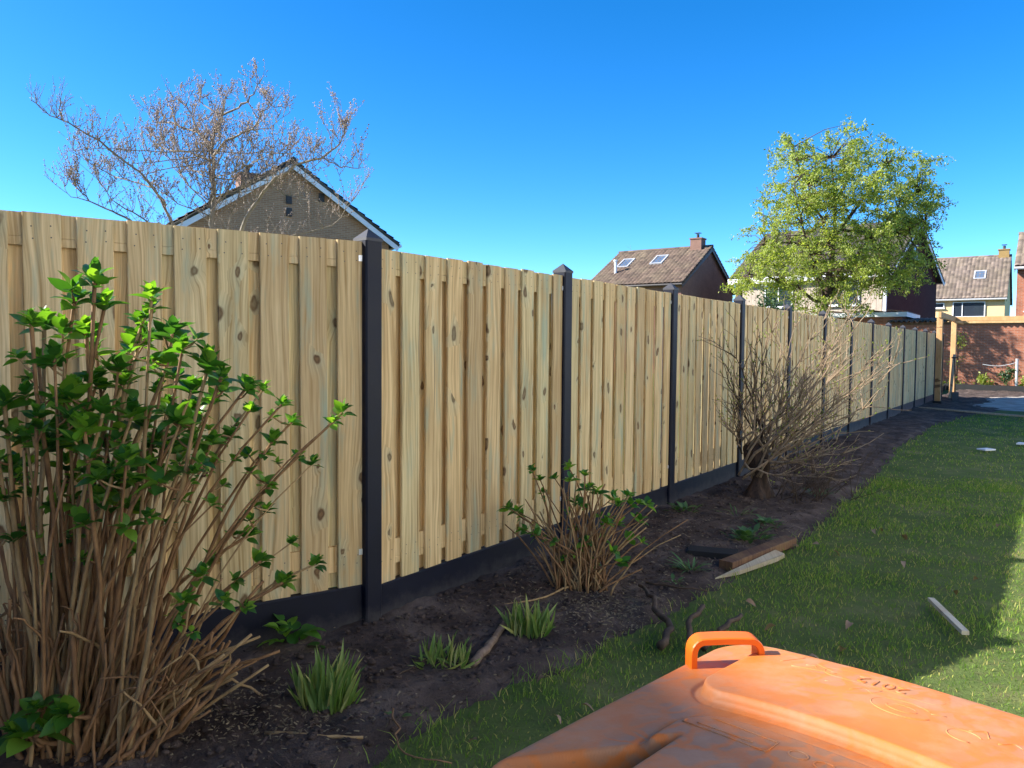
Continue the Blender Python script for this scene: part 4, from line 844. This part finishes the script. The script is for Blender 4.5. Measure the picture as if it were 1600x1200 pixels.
# ------------------------------------------------------------------ the orange bin
LA = Vector((.352, 1.202, 1.05)); lr = Vector((.7071, -.7071, 0)); ll = Vector((-.7071, -.7071, 0))
bn = empty('wheelie_bin', (0, 0, 0), 0, 'weathered wheelie bin with faded orange lid in the foreground', 'bin')
WA, WB = .58, .74
def sm(x, a, b): t = min(1, max(0, (x - a) / (b - a))); return t * t * (3 - 2 * t)
def rbox(x, y, cx, cy, hx, hy, r):       # signed distance to rounded rectangle
    qx, qy = abs(x - cx) - hx + r, abs(y - cy) - hy + r
    return math.hypot(max(qx, 0), max(qy, 0)) + min(max(qx, qy), 0) - r
def lid_h(a, b):
    z = .022 * math.sin(math.pi * min(1, max(0, a / WA))) * math.sin(math.pi * min(1, max(0, b / WB))) ** .6
    z += .015 * (1 - sm(rbox(a, b, .29, .165, .205, .10, .045), -.003, .003))          # raised front panel
    g1 = rbox(a, b, .29, .165, .205, .10, .045); z -= .0035 * math.exp(-((g1 - .010) / .0035) ** 2)
    g2 = rbox(a, b, .29, .50, .17, .19, .05); z += .008 * (1 - sm(g2, -.004, .004)) - .0025 * math.exp(-((g2 - .008) / .0035) ** 2)
    for aa in (a, WA - a):                                                             # grips sunk at the hinge corners
        dd = (aa - .02) * .757 + (b - .52) * .654; z -= .04 * sm(dd, 0, .012) * (1 - sm(aa, .125, .15))
    de = -rbox(a, b, WA / 2, WB / 2, WA / 2, WB / 2, .085)
    z -= .016 * (1 - sm(de, 0, .025)) ** 2
    return z
NA, NB = 230, 290; V = []
for j in range(NB + 1):
    for i in range(NA + 1):
        # map the square grid on the rounded outline
        a, b = WA * i / NA, WB * j / NB; r = .085
        ca, cb = min(max(a, r), WA - r), min(max(b, r), WB - r); da, db = a - ca, b - cb
        if da and db:
            L_ = math.hypot(da, db); mx = max(abs(da), abs(db)); da, db = da / L_ * mx, db / L_ * mx
        a2, b2 = ca + da, cb + db
        bow = .018 * math.sin(math.pi * min(1, max(0, a2 / WA))) * (1 - b2 / WB)
        p = LA + lr * a2 + ll * (b2 - bow); V.append((p.x, p.y, LA.z + lid_h(a2, b2)))
I = np.arange(NA * NB); r_, c_ = I // NA, I % NA; q0 = r_ * (NA + 1) + c_
Fq = [tuple(x) for x in np.stack([q0, q0 + NA + 1, q0 + NA + 2, q0 + 1], 1)]
rim = [i for i in range(NA + 1)] + [(j) * (NA + 1) + NA for j in range(1, NB + 1)] + [NB * (NA + 1) + i for i in range(NA - 1, -1, -1)] + [j * (NA + 1) for j in range(NB - 1, 0, -1)]
cen = LA + lr * WA / 2 + ll * WB / 2; prev = rim
for dz, gr in ((-.006, 1.004), (-.05, 1.006), (-.05, .985)):
    k = len(V); V += [(cen.x + (V[i][0] - cen.x) * gr, cen.y + (V[i][1] - cen.y) * gr, V[i][2] + dz if dz > -.01 else LA.z + dz) for i in rim]; nw = list(range(k, k + len(rim)))
    Fq += [(prev[i], prev[(i + 1) % len(rim)], nw[(i + 1) % len(rim)], nw[i]) for i in range(len(rim))]; prev = nw
ld = ob('lid', npmesh('lid', V, np.array(Fq), True), LID, bn)
def lp(a, b, dz=0.): p = LA + lr * a + ll * b; return Vector((p.x, p.y, LA.z + lid_h(a, b) + dz))
f0, f1 = lp(.026, .160, -.004), lp(.090, .088, -.004); hx = (f1 - f0); hx.z = 0; hxn = hx.normalized(); hn = Vector((-hxn.y, hxn.x, 0))
arc = [(0., -.01), (0., .024)] + [(.16 * (1 - math.cos(R(a))), .024 + .018 * math.sin(R(a))) for a in range(15, 91, 15)] + [(.3, .0425), (.5, .043), (.7, .0425)] + [(1 - .16 * (1 - math.cos(R(a))), .024 + .018 * math.sin(R(a))) for a in range(90, 14, -15)] + [(1., .024), (1., -.012)]
b = MB(); L_ = hx.length; P_ = []
for (t, z) in arc: u = t * L_ if t in (0, .5, 1.) else (t * L_ if .02 < t < .98 else t * L_); P_.append(Vector((f0.x, f0.y, f0.z)) + hxn * (t * L_) + Vector((0, 0, z)))
cs = [(-.015, -.0038), (-.0125, -.005), (.0125, -.005), (.015, -.0038), (.015, .0038), (.0125, .005), (-.0125, .005), (-.015, .0038)]; m_ = len(P_); o0 = 0
for i, p in enumerate(P_):
    t = (P_[min(i + 1, m_ - 1)] - P_[max(i - 1, 0)]).normalized(); nr_ = hn.cross(t).normalized()
    for cx_, cy_ in cs: b.v.append(tuple(p + hn * cx_ + nr_ * cy_))
for i in range(m_ - 1):
    for k in range(8): a = i * 8 + k; c_2 = i * 8 + (k + 1) % 8; b.f.append((a, c_2, c_2 + 8, a + 8))
hd = b.build('handle', LIDH, ld)
# raised lettering and marks on the lid
def emboss(pts, closed=False, r=.001, dz=.0004):
    pts = list(pts) + ([pts[0]] if closed else []); fine_p = [pts[0]]
    for p0, p1 in zip(pts, pts[1:]):
        k = max(1, int(math.hypot(p1[0] - p0[0], p1[1] - p0[1]) / .005))
        fine_p += [(p0[0] + (p1[0] - p0[0]) * i / k, p0[1] + (p1[1] - p0[1]) * i / k) for i in range(1, k + 1)]
    b = MB(); b.tube([lp(a, c_, dz) for a, c_ in fine_p], r, 5); return b
def mark(*bs):
    b = MB()
    for x in bs: b.add(x.v, x.f)
    return b.build('raised_mark', LID, ld, True)
def ell(ca, cb, ra, rb, a0=0, a1=360, n=28): return [(ca + ra * math.cos(R(a0 + (a1 - a0) * i / n)), cb + rb * math.sin(R(a0 + (a1 - a0) * i / n))) for i in range(n + 1)]
pill = ell(.315, .092, .017, .0165, -90, 90, 10) + ell(.205, .092, .017, .0165, 90, 270, 10)
mark(emboss(pill, True))
mark(emboss(ell(.302, .150, .034, .024, 20, 320)), emboss(ell(.302, .150, .017, .010, 0, 330, 16), False, .0009), emboss([(.330, .139), (.345, .132)]))
mark(emboss([(.132, .105), (.150, .068)]), emboss([(.150, .112), (.205, .098), (.172, .080)]), emboss([(.163, .095), (.172, .088), (.178, .096)]))
mark(emboss([(.205, .135), (.245, .105)]), emboss([(.238, .140), (.250, .122), (.262, .132), (.268, .114)]))
mark(emboss(ell(.372, .168, .017, .015, 60, 330, 16)), emboss([(.372, .15), (.386, .135), (.392, .152)]), emboss([(.402, .158), (.414, .142), (.424, .148)]))
mark(emboss([(.13, .315), (.235, .325), (.235, .352), (.13, .345)], True), emboss([(.145, .338), (.215, .343)], False, .001), emboss(ell(.262, .335, .010, .008)), emboss(ell(.292, .338, .012, .008, 30, 300)))
def ltext(s, a, b_, size, nm):
    cu = bpy.data.curves.new(nm, 'FONT'); cu.body = s; cu.size = size; cu.extrude = .0014; cu.align_x = 'CENTER'; cu.align_y = 'CENTER'
    tmp = bpy.data.objects.new(nm, cu); COL.objects.link(tmp); bpy.context.view_layer.update()
    me = bpy.data.meshes.new_from_object(tmp.evaluated_get(bpy.context.evaluated_depsgraph_get())); bpy.data.objects.remove(tmp)
    o = ob('lettering', me, None, ld); me.materials.clear(); me.materials.append(LID)
    p = lp(a, b_, .0008); e1, e2 = lp(a - .01, b_) - lp(a + .01, b_), lp(a, b_ - .01) - lp(a, b_ + .01); x = e1.normalized(); y = -(e2 - x * e2.dot(x)).normalized(); z = x.cross(y)
    o.matrix_local = Matrix(((x.x, y.x, z.x, p.x), (x.y, y.y, z.y, p.y), (x.z, y.z, z.z, p.z), (0, 0, 0, 1))); return z.z
ltext('2012', .26, .092, .031, 'lettering')
# body, hinge and wheels
bd = MB(); def_ = []
for z, k in ((1.01, .94), (.98, .94), (.97, .90), (.12, .72)):
    for (a, b_) in ((0, 0), (WA, 0), (WA, WB), (0, WB)):
        p = cen + lr * (a - WA / 2) * k + ll * (b_ - WB / 2) * k; bd.v.append((p.x, p.y, z))
for j in range(3):
    for i in range(4): bd.f.append((j * 4 + i, j * 4 + (i + 1) % 4, j * 4 + 4 + (i + 1) % 4, j * 4 + 4 + i))
bd.f.append((12, 13, 14, 15)); bd.build('body', BODY, bn)
for s_ in (.06, WA - .06):
    c0 = LA + lr * s_ + ll * (WB * .90); w_ = MB(); w_.tube([Vector((c0.x, c0.y, .1)) - lr * .025, Vector((c0.x, c0.y, .1)) + lr * .025], .1, 20); w_.build('wheel', RUBBER, bn, True)
hb = MB(); q0_, q1_ = LA + lr * .06 + ll * (WB + .03), LA + lr * (WA - .06) + ll * (WB + .03); hb.tube([Vector((q0_.x, q0_.y, 1.0)), Vector((q1_.x, q1_.y, 1.0))], .015, 8); hb.build('hinge_bar', BODY, bn, True)

# ------------------------------------------------------------------ grass blades
def blades(n, y0, y1, pw):
    u = rng.random(n); e = pw + 1; Y = (y0 ** e + u * (y1 ** e - y0 ** e)) ** (1 / e); X = Y * rng.uniform(-.75, .95, n)
    v = np.stack([X - F0.x, Y - F0.y], 1); S_ = v @ np.array([FD.x, FD.y]); W_ = v @ np.array([FN.x, FN.y]); we = np.interp(S_, ES, EW)
    cl = np.sin(X * 3.1 + np.sin(Y * 2.3) * 2) * np.sin(Y * 3.7 + np.sin(X * 1.9) * 2); cl2 = np.sin(X * 11 + 3 * np.sin(Y * 7)) * np.sin(Y * 13 + 2 * np.sin(X * 9))
    ok = (W_ > we + rng.normal(0, .045, n) + .02 * cl2) & (S_ < 21.5 - (W_ - 1) * .2) & (rng.random(n) < .58 + .3 * cl + .2 * cl2)
    X, Y, cl = X[ok], Y[ok], cl[ok]; n = len(X); eg = np.exp(-np.clip((W_ - we)[ok], 0, 9) / .10); h_ = rng.uniform(.009, .030, n) * (1 + .4 * cl + 1.1 * eg) * np.where(rng.random(n) < .05, 1.9, 1.); wd = rng.uniform(.0013, .0026, n) * np.maximum(1, Y / 4.5); a = rng.uniform(0, 2 * np.pi, n); ln = rng.uniform(.2, 1.3, n) * h_; b_ = rng.uniform(0, 2 * np.pi, n)
    B = np.stack([X, Y, np.full(n, -.006)], 1); sd_ = np.stack([np.cos(a), np.sin(a), np.zeros(n)], 1) * wd[:, None]; le = np.stack([np.cos(b_) * ln, np.sin(b_) * ln, h_], 1)
    md = B + le * np.array([.38, .38, .62]); V = np.stack([B - sd_, B + sd_, md + sd_ * .8, md - sd_ * .8, B + le], 1).reshape(-1, 3); i = np.arange(n)[:, None] * 5
    Fq = np.concatenate([i + [0, 1, 2], i + [0, 2, 3], i + [3, 2, 4]]); t_ = np.clip(rng.beta(2, 3, n) + .10 * cl, 0, 1); dry_ = rng.random(n) < .16 - .10 * cl; t_[dry_] = rng.uniform(.86, 1., dry_.sum())
    return V, Fq, np.repeat(t_, 5)
V1, Fa, ta = blades(210000, 1.25, 9., .15); V2, Fb, tb = blades(120000, 8., 21., .3)
tag(ob('grass', npmesh('grass', np.concatenate([V1, V2]), np.concatenate([Fa, Fb + len(V1)]), False, np.concatenate([ta, tb])), GRASS), 'short patchy lawn grass', 'grass', kind='stuff')
